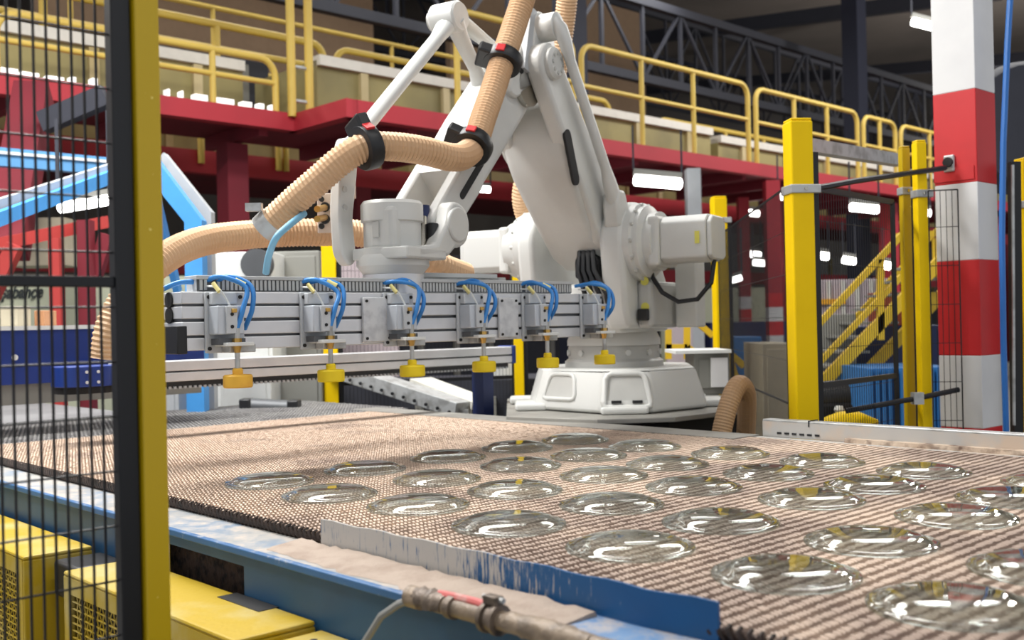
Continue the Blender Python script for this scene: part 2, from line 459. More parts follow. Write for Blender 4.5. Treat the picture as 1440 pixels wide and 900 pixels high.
# ================================================================== MEZZANINE
mz = thing('mezzanine', 'raised red steel platform crossing the hall behind the robot', 'platform', cw(12, 10.5, 0))
def cbx(lo, hi, name, m, parent, **k): return MB(CF).box(lo, hi).build(name, m, parent, **k)
cbx((5.95, 8.46, 3.44), (30, 8.6, 3.62), 'edge_beam', M['red'], mz)
cbx((-6, 9.4, 3.44), (5.95, 9.54, 3.62), 'edge_beam', M['red'], mz)
cbx((5.88, 8.46, 3.44), (6.02, 9.54, 3.62), 'edge_beam', M['red'], mz)
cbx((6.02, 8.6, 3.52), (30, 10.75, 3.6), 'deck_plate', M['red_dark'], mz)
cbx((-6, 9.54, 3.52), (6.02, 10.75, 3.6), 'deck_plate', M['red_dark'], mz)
for k in range(28):
    v = -4+k*1.2
    u0 = 9.54 if v < 6 else 8.6
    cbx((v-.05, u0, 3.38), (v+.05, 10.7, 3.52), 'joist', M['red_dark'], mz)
for (v, u) in ((5.55, 10.1), (14.2, 8.75), (17.5, 8.8), (22, 8.8), (1.0, 10.2), (26, 8.8)):
    cbx((v-.12, u-.12, 0), (v+.12, u+.12, 3.36), 'column', M['red_dark'] if v < 6 else M['red'], mz)  # left columns take the red darkened for shade under the deck
# far lower level seen under the deck
ml = thing('far_gallery', 'far red gallery seen through the gap under the raised platform', 'platform', cw(10, 12, 0))
cbx((-4, 12.0, 3.34), (34, 12.15, 3.62), 'edge_beam', M['red'], ml)
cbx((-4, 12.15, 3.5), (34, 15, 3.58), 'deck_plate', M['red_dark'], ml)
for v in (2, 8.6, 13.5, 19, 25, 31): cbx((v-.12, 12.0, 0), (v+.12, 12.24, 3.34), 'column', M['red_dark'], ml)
for px in (283, 392, 402):
    v = vz(px, 220, 11.95)[0]
    MB(CF).cyl((v, 11.95, 3.45), (v, 11.95, 4.6), .04, 8).build('post', M['yellow_rail'], ml, 50)
cbx((-4, 13.0, 2.15), (34, 13.15, 2.4), 'lower_beam', M['red'], ml)
# handrail panels
def rail_panel(u, v0, v1, z0, h, posts, label, r=.036, mid=True, group='yellow handrail panels on the raised platform', mt='yellow_rail'):
    t = thing('handrail_panel', label, 'railing', cw((v0+v1)/2, u, z0), group)
    R = .18; n = 5
    pts = [(v0, u, z0)]
    for k in range(n+1):
        a = math.pi/2*k/n; pts.append((v0+R-R*math.cos(a), u, z0+h-R+R*math.sin(a)))
    for k in range(n+1):
        a = math.pi/2*k/n; pts.append((v1-R+R*math.sin(a), u, z0+h-R+R*math.cos(a)))
    pts.append((v1, u, z0))
    MB(CF).tube(pts, r, 8).build('top_rail', M[mt], t, 50)
    if mid: MB(CF).cyl((v0, u, z0+h*.55), (v1, u, z0+h*.55), r*.8, 8).build('middle_rail', M[mt], t, 50)
    for v in posts: MB(CF).cyl((v, u, z0), (v, u, z0+h), r*.9, 8).build('post', M[mt], t, 50)
    return t
rail_panel(8.5, 9.3, 12.78, 3.62, 1.1, (10.42, 11.5), 'yellow handrail panel with two posts, first to the right of robot arm')
rail_panel(8.5, 12.98, 15.9, 3.62, 1.08, (14.0, 14.95), 'yellow handrail panel behind the tallest right-hand yellow fence post')
rail_panel(8.5, 16.1, 17.2, 3.62, 1.06, (16.65,), 'short yellow handrail panel behind the gate posts')
rail_panel(8.5, 17.4, 24, 3.62, 1.05, (18.5, 19.8, 21.2, 22.6), 'long yellow handrail panel running behind the red and white pillar')
rail_panel(8.5, 7.34, 9.15, 3.62, 1.14, (8.2,), 'yellow handrail panel behind the white robot arm')
rail_panel(10.85, 7.4, 12.5, 4.28, .56, (8.6, 9.8, 11.2), 'rear yellow handrail seen between the robot rods', .04)
rail_panel(10.85, 13.7, 22.5, 4.2, .52, (14.4, 15.6, 16.8, 18.2, 19.8, 21.2), 'rear yellow handrail behind the cream duct on the right', .04)
rail_panel(10.85, 1.0, 7.22, 4.24, .61, (2.4, 3.9, 5.8), 'upper yellow handrail above the cream machine beside the near fence', .045)
rail_panel(13.0, 3.0, 12.4, 3.98, 1.77, (5.0, 6.9, 9.9), 'farthest yellow handrail high behind the ladder stiles', .035)
rail_panel(9.45, 3.0, 5.7, 3.62, .53, (5.0,), 'low yellow handrail in front of the cream machine left of robot', .035)
t = thing('ladder_gate', 'tall pair of yellow ladder stiles rising above the platform corner', 'ladder', cw(6, 9.4, 3.6))
for px in (411, 436):
    v, z = vz(px, 165, 9.38)
    MB(CF).cyl((v, 9.38, 3.58), (v, 9.38, 5.6), .045, 8).build('stile', M['yellow_rail'], t, 50)
for z in (3.75, 4.1): MB(CF).cyl((vz(411,165,9.38)[0], 9.38, z), (vz(436,165,9.38)[0], 9.38, z), .02, 6).build('rung', M['galv'], t, 50)
# machine housings on the platform
def housing(name, label, lo, hi, m, top=True, ribs=0, rm=None):
    t = thing(name, label, 'machine', cw((lo[0]+hi[0])/2, (lo[1]+hi[1])/2, lo[2]))
    cbx(lo, hi, 'body', m, t)
    if top: cbx((lo[0], lo[1]-.06, hi[2]-.06), (hi[0], lo[1]+.2, hi[2]+.05), 'top_edge', M['white_pipe'], t)
    for k in range(ribs):
        v = lo[0]+(k+.5)*(hi[0]-lo[0])/ribs
        cbx((v-.05, lo[1]-.05, lo[2]), (v+.05, lo[1], hi[2]-.07), 'rib', rm or M['cream'], t)
    return t
housing('gallery_machine', 'cream machine line standing on the far gallery at left', (-3, 12.5, 3.60), (9.5, 13.2, 3.98), M['olive'], True, 16)
housing('gallery_machine', 'cream machine line standing on the far gallery at right', (9.8, 12.5, 3.60), (30, 13.2, 3.98), M['olive'], True, 22)
housing('pipe_rack', 'dark clutter of pipes behind the rails left of the ladder stiles', (-3, 11.6, 4.2), (6.9, 11.9, 4.72), M['steel_dark'], False, 14, M['grey_cab'])
housing('furnace_housing', 'long olive and cream oven housing on the platform behind left fence', (-4, 10.2, 3.62), (5.75, 10.9, 4.24), M['olive'], True, 9)
housing('furnace_housing', 'olive oven housing with pale top edge behind the robot arm', (6.3, 9.6, 3.62), (13.4, 10.9, 4.28), M['olive'], True, 6)
housing('furnace_housing', 'olive oven housing with pale top edge right of the robot', (13.6, 9.6, 3.62), (25, 10.9, 4.2), M['olive'], True, 9)
housing('machine_hood', 'cream machine hood standing high above the near fence', (1.6, 9.9, 3.62), (3.0, 10.15, 4.62), M['cream'], False)
housing('machine_casing', 'cream machine row in the dark under the platform at left', (2, 13.6, 1.6), (12.8, 13.9, 2.1), M['cream'], True, 14, M['olive'])
housing('machine_casing', 'cream machine row in the dark under the platform at right', (15, 13.6, 1.6), (30, 13.9, 2.9), M['grey_cab'], False, 16, M['olive'])
housing('machine_block', 'dark machine block low under the platform behind robot', (8.8, 12.4, 0), (13, 12.9, 1.5), M['steel_dark'], False, 6, M['grey_cab'])
housing('machine_block', 'dark plant wall far under the platform behind the stairs', (15, 14.2, 0), (34, 14.6, 1.8), M['steel_dark'], False, 12, M['pinkgrey'])
for k, (x0, x1, y) in enumerate(((233,243,121),(255,260,124),(272,296,128),(301,333,133),(339,358,139),(362,375,142),(380,392,144))):
    a = vz(x0, y-8, 9.75); b = vz(x1, y+8, 9.75)
    q = MB(CF).box((a[0]+.02, 9.75, a[1]-.19), (b[0]-.03, 9.85, a[1]-.08)).build('lit_window', M['window'], smooth=0)
    tag(q, 'bright white window slit above the red platform edge left of robot', 'window', 'window slits above the red platform edge left of robot')
for k, (x0, x1, y) in enumerate(((0,26,92),(30,55,98),(66,90,104),(100,107,106),(130,137,108))):
    a = vz(x0, y-6, 9.75); b = vz(x1, y+6, 9.75)
    q = MB(CF).box((a[0], 9.75, a[1]-.14), (b[0], 9.85, a[1]-.05)).build('lit_window', M['window'], smooth=0)
    tag(q, 'bright white window slit seen through the black fence mesh', 'window', 'window slits behind the black fence mesh')

# ------------------------------------------------------------------ hall lamps
def lamp(x0, y0, x1, y1, Y, label, w=.14, Y1=None):
    a = at(x0, y0, Y); b = at(x1, y1, Y1 or Y)
    t = thing('tube_lamp', label, 'lamp', (a+b)/2, 'fluorescent hall lamps')
    MB().tube([a, a+(b-a)*.03, b-(b-a)*.03, b], [w*.25, w*.4, w*.4, w*.25], 10).build('tube', M['lamp'], t, 0)
    up = Vector((0, 0, w*.6))
    MB().bar(a+up, b+up, w*.5, w*.4).build('lamp_body', M['grey_cab'], t, 0)
    tip = (b-a).normalized()*.05
    MB().bar(a+up*1.2, a+up*1.2+Vector((0, 0, .5)), .02, .02).build('hanger', M['steel_dark'], t, 0)
    MB().bar(b+up*1.2, b+up*1.2+Vector((0, 0, .5)), .02, .02).build('hanger', M['steel_dark'], t, 0)
lamp(891, 253, 959, 259, 12.0, 'long tube lamp glowing above the robot motor', .16)
lamp(1195, 291, 1236, 295, 14, 'tube lamp seen through the mesh right of tallest yellow post', .14)
lamp(1282, 30, 1322, 40, 16, 'tube lamp under the roof left of the red and white pillar', .16)
lamp(1050, 357, 1070, 359, 18, 'upper small lamp right of the yellow post behind the motor', .14)
lamp(1059, 369, 1083, 371, 16, 'lower small lamp right of the yellow post behind the motor', .12)
lamp(1050, 299, 1068, 301, 18, 'pale small lamp high beside the red column', .14)
lamp(1094, 276, 1110, 279, 15, 'small lamp against the left edge of the tallest yellow post', .12)
lamp(1150, 359, 1165, 361, 18, 'small round lamp behind the mesh, leftmost of the three low ones', .16)
lamp(1185, 365, 1203, 368, 17, 'small round lamp behind the mesh, middle of the three low ones', .15)
lamp(1242, 373, 1256, 375, 17, 'small round lamp just above the stair handrail', .16)
lamp(1296, 299, 1308, 300, 16, 'small lamp between the gate posts and the pillar', .14)
lamp(1022, 397, 1043, 390, 12, 'slanted dim lamp low behind the yellow post near the motor', .09)
lamp(82, 293, 154, 281, 6.6, 'large bright tube lamp behind the black fence mesh', .085)
lamp(-12, 247, 16, 250, 9, 'small lamp at the far left behind the fence', .07)
lamp(30, 250, 46, 253, 9, 'small lamp behind the fence right of a similar one', .06)
lamp(806, 223, 822, 226, 13, 'tiny lamp glowing behind the white parallel rod', .12)
lamp(655, 264, 690, 267, 13, 'pale lamp under the platform between the robot arms', .1)

# ------------------------------------------------------------------ blue portal and machines at left
t = thing('blue_portal', 'sky blue and grey portal frame bent over the line at left', 'frame', at(277, 420, 6.4))
YP = 6.4
MB().tube([at(210, 228, YP), at(275, 312, YP), (at(275, 470, YP).x, YP, 0)], .075, 4).build('blue_tube', M['blue_frame'], t, 0)
MB().tube([at(226, 222, YP+.2), at(290, 300, YP+.2), (at(292, 470, YP+.2).x, YP+.2, 0)], .06, 4).build('grey_tube', M['grey_beam'], t, 0)
MB().bar(at(210, 228, YP), at(-40, 322, 5.2), .06, .07).build('blue_rail', M['blue_frame'], t)
MB().bar(at(216, 219, YP+.1), at(-40, 302, 5.3), .06, .07).build('grey_rail', M['grey_beam'], t)
MB().bar(at(216, 262, YP), at(250, 410, YP+.3), .04, .05).build('brace', M['blue_frame'], t)
q = MB().bar(at(-60, 216, 7.2), at(215, 240, 8.4), .09, .13).build('blue_beam', M['blue_grey'])
tag(q, 'steel blue beam crossing behind the fence above the lamps', 'beam')
q = MB().bar(at(-60, 211, 7.2), at(215, 234, 8.4), .12, .02).build('top_flange', M['pillar_white'], None)
put_under(q, bpy.data.objects['blue_beam'])
# red trestle behind the fence
t = thing('red_trestle', 'bright red steel trestle with raking legs behind the fence', 'frame', at(75, 420, 7.6))
M['red_orange'] = mat('red_orange_paint', rgb(176,58,54), .5)
MB().bar(at(-30, 349, 7.4), at(150, 312, 8.2), .08, .09).build('beam', M['red_orange'], t)
MB().bar(at(78, 335, 7.6), (at(84, 460, 7.6).x, 7.6, 0), .075, .075).build('column', M['red_orange'], t)
MB().bar(at(120, 310, 7.9), (at(122, 460, 7.9).x, 7.9, 0), .1, .1).build('column', M['red_dark'], t)
MB().bar(at(22, 345, 7.4), at(-14, 420, 7.4), .09, .1).build('brace', M['red_orange'], t)
MB().bar(at(152, 330, 8.0), at(132, 390, 8.0), .09, .1).build('brace', M['red_dark'], t)
q = MB().bar(at(48, 130, 8.6), at(10, 352, 7.7), .26, .26).build('red_strut', M['red_dark'])
tag(q, 'broad leaning dark red strut behind the fence mesh', 'beam')
q = MB().bar(at(60, 173, 8.2), at(150, 135, 8.2), .12, .16).build('conveyor_chute', M['steel_dark'])
tag(q, 'dark slanting chute under the red platform behind the fence', 'chute')
q = MB().box(tuple(at(5, 330, 8.6))[:2]+(1.96,), tuple(at(118, 330, 9.0))[:2]+(2.35,)).build('stacked_crates', M['beige_box'])
tag(q, 'pale crate load on the red trestle behind the fence', 'crate')
# sign board
a = at(-150, 520, 9.6); b = at(300, 520, 9.6)
t = thing('sign_board', 'pale green board with dark slanted script lettering behind the fence', 'sign', ((a.x+b.x)/2, 9.6, 0))
MB().box((a.x, 9.6, 0), (b.x, 9.68, 1.9)).build('board', M['pale_green'], t)
MB().box((a.x, 9.56, 1.27), (b.x, 9.6, 1.31)).build('ledge', M['grey_cab'], t)
fc = bpy.data.curves.new('lettering', 'FONT'); fc.body = 'Paşabahçe'; fc.shear = .35; fc.extrude = .004; fc.offset = .004
fc.size = .165
fc.space_character = .98
fo = bpy.data.objects.new('lettering', fc); COL.objects.link(fo)
fo.data.materials.append(M['lettering'])
p0 = at(-19, 420, 9.59)
bpy.context.view_layer.update()
lm = bpy.data.meshes.new_from_object(fo); bpy.data.objects.remove(fo); bpy.data.curves.remove(fc)
fo = bpy.data.objects.new('lettering', lm); COL.objects.link(fo)
fo.matrix_world = Matrix.Translation((p0.x, 9.59, p0.z)) @ Matrix.Rotation(math.pi/2, 4, 'X') @ Matrix.Diagonal((.74, 1, 1, 1))
fo.parent = t; fo.matrix_parent_inverse = ORIG[t.name].inverted()
q = MB().box(tuple(at(48, 455, 5.40))[:2]+(1.44,), tuple(at(80, 455, 5.55))[:2]+(1.52,)).build('cardboard_box', M['cardboard'], bevel=.004)
tag(q, 'brown cardboard box on the navy panel behind the fence', 'box')
q = MB().box(tuple(at(-20, 455, 5.22))[:2]+(1.44,), tuple(at(44, 455, 5.36))[:2]+(1.54,)).build('carton', M['beige_box'], bevel=.004)
tag(q, 'pale grey carton left of the brown cardboard box', 'box')
# navy conveyor side and silver rail behind the gripper
t = thing('transfer_unit', 'long navy side panel with silver edge behind the gripper', 'machine', cw(2.0, 5.3, .9))
cbx((-1.5, 5.3, 1.16), (2.72, 5.36, 1.42), 'side_panel', M['navy'], t)
cbx((-1.5, 5.28, 1.42), (2.72, 5.7, 1.44), 'top_lip', M['white_cab'], t)
cbx((-1.5, 5.34, 1.06), (2.72, 5.40, 1.16), 'lower_rail', M['grey_cab'], t)
for k in range(10): MB(CF).cyl((-1.2+k*.42, 5.29, 1.29), (-1.2+k*.42, 5.31, 1.29), .014, 10).build('bolt', M['white_cab'], t)
cbx((-1.0, 5.45, 0), (-.9, 5.6, 1.16), 'leg', M['navy_dark'], t); cbx((.85, 5.45, 0), (.95, 5.6, 1.16), 'leg', M['navy_dark'], t)
cbx((2.05, 4.73, 1.19), (2.15, 5.3, 1.24), 'stay', M['navy_dark'], t)
t = thing('transverse_rail', 'long silver linear rail with navy end caps crossing behind the gripper', 'rail', cw(3.0, 4.6, 0))
cbx((1.95, 4.6, 1.215), (4.36, 4.72, 1.262), 'upper_profile', M['alu'], t, bevel=.004)
cbx((1.95, 4.6, 1.166), (4.36, 4.7, 1.208), 'lower_profile', M['alu'], t, bevel=.004)
cbx((1.95, 4.63, 1.2), (4.36, 4.69, 1.222), 'groove', M['alu_dark'], t)
cbx((1.95, 4.615, 1.135), (4.34, 4.69, 1.166), 'belt_guard', M['black'], t)
g = MB(CF)
for k in range(95): g.box((1.96+k*.025, 4.605, 1.132), (1.972+k*.025, 4.617, 1.143))
g.build('tooth_strip', M['grey_beam'], t, 0, stuff=True)
cbx((4.36, 4.595, 1.16), (4.39, 4.73, 1.268), 'end_cap', M['navy'], t, bevel=.006)
e = MB(CF).prism(rounded([(1.70, 4.58), (1.95, 4.58), (1.95, 4.8), (1.70, 4.8)], .1), 'xy', 1.165, 1.255).build('end_housing', M['navy'], t, bevel=.004)
MB(CF).prism(rounded([(1.71, 4.59), (1.95, 4.59), (1.95, 4.8), (1.71, 4.8)], .1), 'xy', 1.135, 1.165).build('housing_base', M['plinth_black'], t)
for k in range(4): MB(CF).cyl((1.8+.05*(k % 2), 4.575, 1.185+.045*(k//2)), (1.8+.05*(k % 2), 4.585, 1.185+.045*(k//2)), .007, 8).build('bolt', M['white_cab'], t)
cbx((4.14, 4.62, 0), (4.22, 4.72, 1.135), 'leg', M['navy_dark'], t)

# cabinets and machines between rail and back
def cab(name, label, x0, x1, Y, z0, z1, m, d=.5, cat='cabinet', door=True, handle=True):
    if z0 < .5: z0 = 0
    a = at(x0, 500, Y); b = at(x1, 500, Y)
    t = thing(name, label, cat, ((a.x+b.x)/2, Y, z0))
    MB().box((a.x, Y, z0), (b.x, Y+d, z1)).build('body', m, t, 0, bevel=.008)
    if door: MB().box((a.x+.03, Y-.012, z0+.04), (b.x-.03, Y, z1-.04)).build('door', m, t, 0, bevel=.004)
    if handle: MB().box((b.x-.09, Y-.03, (z0+z1)/2-.06), (b.x-.07, Y-.012, (z0+z1)/2+.06)).build('handle', M['black'], t, 0)
    return t
cab('control_cabinet', 'white cabinet standing low between the gripper rail and shaded belt stretch', 308, 380, 7.0, 0, 1.12, M['white_cab'])
cab('electrical_cabinet', 'dark grey cabinet beside the low white cabinet', 381, 452, 7.3, 0, 1.14, M['grey_cab'])
t = cab('machine_cover', 'rounded white machine cover above the cable duct at left', 302, 384, 7.45, 0, 1.95, M['white_cab'], .6, 'machine', True, False)
a = at(362, 372, 7.40)
MB().lathe([(.11, -.06), (.11, .02), (.08, .02), (.08, -.02), (.0, -.02)], (a.x, 7.42, a.z), 24, 'y').build('vent_ring', M['alu_dark'], t)
cab('grey_enclosure', 'warm grey enclosure behind the tan hose and wrist', 384, 452, 7.9, 0, 1.98, M['grey_cab'], .6, 'machine')
cab('wall_panel', 'white ribbed panel right of the yellow post behind the wrist', 474, 560, 9.0, 0, 2.03, M['pinkgrey'], .1, 'panel', False, False)
cab('pump_unit', 'dark blue pump unit behind the near yellow post', 214, 262, 8.6, 0, 1.66, M['blue_box'], .5, 'machine', False, False)
cab('pale_cabinet', 'pale grey machine frame left of low white cabinet', 214, 250, 8.0, 0, 1.15, M['grey_beam'], .3, 'machine')
cab('blue_cabinet', 'blue machine frame left of low white cabinet', 252, 300, 8.2, 0, 1.15, M['blue_frame'], .3, 'machine')
# inclined grey conveyor
t = thing('ramp_conveyor', 'grey inclined side conveyor descending toward the robot', 'conveyor', at(590, 560, 6.4))
a = at(470, 518, 7.4); b = at(652, 576, 6.7)
MB().bar(a, b, .16, .10).build('side_frame', M['galv'], t, 0, bevel=.006)
MB().bar(a.lerp(b, .45)+Vector((.2, .1, .02)), b+Vector((.12, .1, .02)), .2, .05).build('bed', M['white_pipe'], t, 0)
for k in range(12):
    c = a.lerp(b, (k+.5)/12)+Vector((-.05, -.09, -.02))
    MB().cyl(c, c+Vector((0, .012, 0)), .012, 8).build('bolt', M['black'], t)
MB().bar(b, Vector((b.x, b.y, .1)), .06, .06).build('leg', M['galv'], t)
t = thing('roller_unit', 'small black roller unit lying beyond the shaded belt stretch', 'machine', at(378, 575, 6.6))
MB().cyl(at(350, 571, 6.6), at(410, 574, 6.6), .05, 14).build('roller', M['alu_dark'], t)
MB().cbox(at(347, 576, 6.6), (.07, .12, .14)).build('end_block', M['black'], t, bevel=.01)
MB().cbox(at(414, 578, 6.6), (.07, .12, .14)).build('end_block', M['black'], t, bevel=.01)
MB().cbox(at(380, 588, 6.6), (.45, .2, .05)).build('base', M['plinth_black'], t)
q = MB().box(tuple(at(694, 500, 8.05))[:2]+(.98,), tuple(at(726, 500, 8.2))[:2]+(1.13,)).build('parts_box', M['white_cab'])
tag(q, 'small white box on the shelf beyond the rail end', 'box')
q = MB().box(tuple(at(806, 478, 8.1))[:2]+(.98,), tuple(at(826, 478, 8.15))[:2]+(1.28,)).build('red_notice', M['red_bright'])
tag(q, 'small red notice board behind the last suction pad', 'sign')
q = MB().bar(at(812, 535, 8.02), at(846, 462, 8.02), .04, .05).build('orange_bar', M['orange'])
tag(q, 'orange slanted bar beside the small red notice', 'bar')
t = cab('rear_bench', 'dark bench with parts behind the robot base at left', 478, 834, 8.0, 0, .98, M['steel_dark'], .8, 'bench', False, False)
for k in range(5):
    c = at(590+k*34, 556, 7.98)
    MB().cbox((c.x, 7.97, .6), (.06, .1, .5)).build('upright', M['grey_cab'], t)

# ------------------------------------------------------------------ fence posts and mesh
def post(px, ytop, Y, w, label, zb=0.0, yaw=.12, m='yellow_post', edge=True, clamp=None):
    p = at(px, ytop, Y)
    t = thing('fence_post', label, 'post', (p.x, Y, 0))
    R = Matrix.Translation((p.x, Y, 0)) @ Matrix.Rotation(yaw, 4, 'Z')
    MB(R).box((-w/2, -w/2, zb), (w/2, w/2, p.z)).build('tube', M[m], t, 0, bevel=w*.07)
    MB(R).box((-w*.46, -w*.46, p.z), (w*.46, w*.46, p.z+.012)).build('cap', M[m], t, 0, bevel=.004)
    MB(R).box((-w, -w, 0), (w, w, .012)).build('foot_plate', M[m], t, 0)
    if edge: MB(R).box((w/2, -w*.2, .15), (w/2+.035, w*.2, p.z-.14)).build('black_strip', M['black_frame'], t, 0)
    if clamp:
        z = clamp
        MB(R).box((-w/2-.008, -w/2-.008, z-.02), (w/2+.03, w/2+.008, z+.02)).build('clamp_band', M['galv'], t, 0, bevel=.004)
        MB(R).cyl((w*.1, -w/2-.014, z), (w*.1, -w/2, z), .009, 8).build('bolt', M['chrome'], t)
    return t, p
post(1121, 172, 4.8, .105, 'tallest bright yellow fence post right of the robot', clamp=1.98)
post(1010, 279, 7.7, .10, 'yellow fence post directly behind the robot motor', clamp=2.12)
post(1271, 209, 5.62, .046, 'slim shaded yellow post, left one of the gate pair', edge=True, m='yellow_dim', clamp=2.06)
post(1292, 201, 5.5, .055, 'bright yellow post, right one of the gate pair', edge=False, clamp=2.03)
post(1443, 226, 5.9, .10, 'yellow fence post cut by the picture edge right of pillar', edge=False, clamp=2.0)
post(462, 341, 7.4, .10, 'yellow fence post behind the tan hose left of wrist', clamp=None)
post(725, 317, 7.9, .07, 'yellow post behind the left robot motor', clamp=None)
# second fence: mesh infill too fine to pick apart, one part per panel
def mesh_panel(A, B, z0, z1, label, pitch=.027, hp=.2, r=.0016, bars=(), fw=.02):
    A = Vector((A[0], A[1], 0)); B = Vector((B[0], B[1], 0)); L = (B-A).length; d = (B-A)/L
    t = thing('mesh_fence', label, 'fence', (A+B)/2)
    q = MB()
    n = int(L/pitch)
    for k in range(1, n):
        c = A+d*(k*L/n); q.tube([c+Vector((0, 0, z0)), c+Vector((0, 0, z1))], r, 3, False)
    k = z0
    while k < z1:
        q.tube([A+Vector((0, 0, k)), B+Vector((0, 0, k))], r, 3, False); k += hp
    q.build('wire_infill', M['black_frame'], t, 0, stuff=True)
    for z in (z0, z1, *bars): MB().bar(A+Vector((0, 0, z)), B+Vector((0, 0, z)), fw, fw*1.3).build('frame_bar', M['black_frame'], t, 0)
    for c in (A, B): MB().bar(c+Vector((0, 0, z0)), c+Vector((0, 0, z1)), fw, fw*1.2).build('frame_upright', M['black_frame'], t, 0)
    return t
mesh_panel((1.39, 4.86), (2.03, 5.58), .25, 2.0, 'black mesh fence panel between the tallest yellow post and gate pair', bars=(1.08,))
mesh_panel((2.17, 5.45), (2.31, 5.42), .25, 2.04, 'black mesh gate panel right of the gate posts before pillar', bars=(), fw=.005, r=.002)
mesh_panel((1.28, 4.9), (1.50, 7.6), .2, 2.0, 'black mesh fence panel running back from tallest yellow post', bars=(1.0,), fw=.007)
mesh_panel((-1.24, 7.45), (.0, 7.9), .2, 1.9, 'black mesh fence panel behind the gripper rail', bars=(1.0,))
t = thing('gate_bar', 'black diagonal gate bar before the blue container', 'bar', at(1225, 565, 5.4))
MB().tube([at(1190, 578, 5.35), at(1290, 560, 5.4), at(1348, 548, 5.45)], .014, 8).build('bar', M['black_frame'], t)
MB().cbox(at(1290, 560, 5.4), (.05, .05, .06)).build('bracket', M['galv'], t)
q = MB().tube([at(1130, 268, 4.85), at(1200, 255, 5.1), at(1262, 246, 5.4), at(1330, 236, 5.5)], .014, 6).build('gate_rail', M['black_frame'])
tag(q, 'thin black rod sloping between tallest yellow post and gate posts', 'rod')
q = MB().tube([at(1130, 204, 5.6), at(1265, 226, 6.6)], .05, 4).build('cable_tray', M['galv'])
tag(q, 'grey cable tray spanning behind the tallest yellow post', 'tray')

# ------------------------------------------------------------------ red and white pillar
px0 = at(1322, 0, 5.5).x; pc = (2.44, 5.62)
pil = thing('pillar', 'square steel pillar painted in red and white bands', 'pillar', (pc[0], pc[1], 0))
zs = [0, .42, .80, 1.18, 1.68, 2.085, 2.57, 8.0]
R = Matrix.Translation((pc[0], pc[1], 0)) @ Matrix.Rotation(math.radians(-48.5), 4, 'Z')
for k in range(7):
    MB(R).box((-.115, -.115, zs[k]), (.115, .115, zs[k+1])).build('painted_band', M['red_bright'] if k % 2 else M['pillar_white'], pil, 0, bevel=.004)
MB(R).box((-.06, -.13, 2.15), (.0, -.115, 2.24)).build('bracket', M['galv'], pil, 0, bevel=.01)
MB(R).cyl((-.03, -.145, 2.2), (-.03, -.115, 2.2), .026, 14).build('clamp_knob', M['dark_gap'], pil)
MB(R).box((-.116, -.121, 2.10), (.1, -.114, 2.17)).build('weld_plate', M['red_bright'], pil, 0)
q = MB().tube([at(1424, -60, 5.35), at(1417, 60, 5.35), at(1411, 200, 5.35), at(1409, 330, 5.35), at(1411, 480, 5.35), at(1416, 640, 5.35)], .015, 8).build('air_line', M['blue_cable'])
tag(q, 'thin blue air line hanging down beside the pillar', 'cable')
t = thing('black_mast', 'narrow black mast with bolts right of the blue line', 'post', at(1425, 600, 5.6))
MB().bar(at(1426, 228, 5.6), Vector((at(1428, 600, 5.6).x, 5.6, .1)), .05, .05).build('tube', M['black_frame'], t)
MB().bar(at(1424, 232, 5.56), at(1426, 598, 5.56), .012, .012).build('edge_rod', M['galv'], t)
t = thing('machine_drum', 'dark round machine housing with red rim beyond the pillar', 'machine', at(1425, 170, 9))
c = at(1436, 180, 9)
MB().lathe([(0, -.2), (.5, -.2), (.55, -.1), (.55, .2), (0, .2)], tuple(c), 28, 'y').build('drum', M['steel_dark'], t)
MB().bar(at(1404, 150, 8.9), at(1440, 160, 8.9), .1, .22).build('rim_plate', M['red'], t)

# ------------------------------------------------------------------ stairs at right
YS = 9.0
st = thing('steel_staircase', 'yellow steel staircase climbing right behind the mesh fence', 'staircase', at(1190, 560, YS))
def sb(p, q, Y, r, n, k='yellow_stair'):
    MB().bar(at(*p, Y), at(*q, Y), r, r).build(n, M[k], st, 0)
sb((1066, 548), (1268, 330), YS-.3, .05, 'handrail')
sb((1150, 512), (1268, 388), YS-.3, .045, 'middle_rail')
sb((1100, 556), (1340, 300), YS+.7, .04, 'handrail')
MB().bar(at(1150, 545, YS-.3), at(1345, 344, YS-.3), .05, .10).build('stringer', M['yellow_stair'], st, 0)
MB().bar(at(1190, 553, YS+.6), at(1345, 393, YS+.6), .05, .10).build('stringer', M['yellow_stair'], st, 0)
for k in range(9):
    c = at(1160+k*20, 535-k*20.6, YS-.25)
    MB().box((c.x-.1, YS-.25, c.z-.02), (c.x+.14, YS+.6, c.z)).build('tread', M['grey_cab'], st, 0)
for (x, y0, y1) in ((1083, 530, 600), (1112, 500, 560), (1238, 365, 478)):
    MB().bar(at(x, y0, YS-.3), at(x, y1, YS-.3), .05, .05).build('rail_post', M['yellow_stair'], st, 0)
MB().bar(at(1255, 333, YS), at(1335, 327, YS), .05, .05).build('landing_rail', M['yellow_stair'], st, 0)
MB().bar(at(1255, 418, YS), at(1335, 415, YS), .05, .06).build('landing_edge', M['yellow_stair'], st, 0)
MB().bar(at(1326, 330, YS), at(1330, 495, YS), .05, .05).build('rail_post', M['yellow_stair'], st, 0)
MB().bar(at(1316, 335, YS), at(1318, 390, YS), .05, .05).build('rail_post', M['yellow_stair'], st, 0)
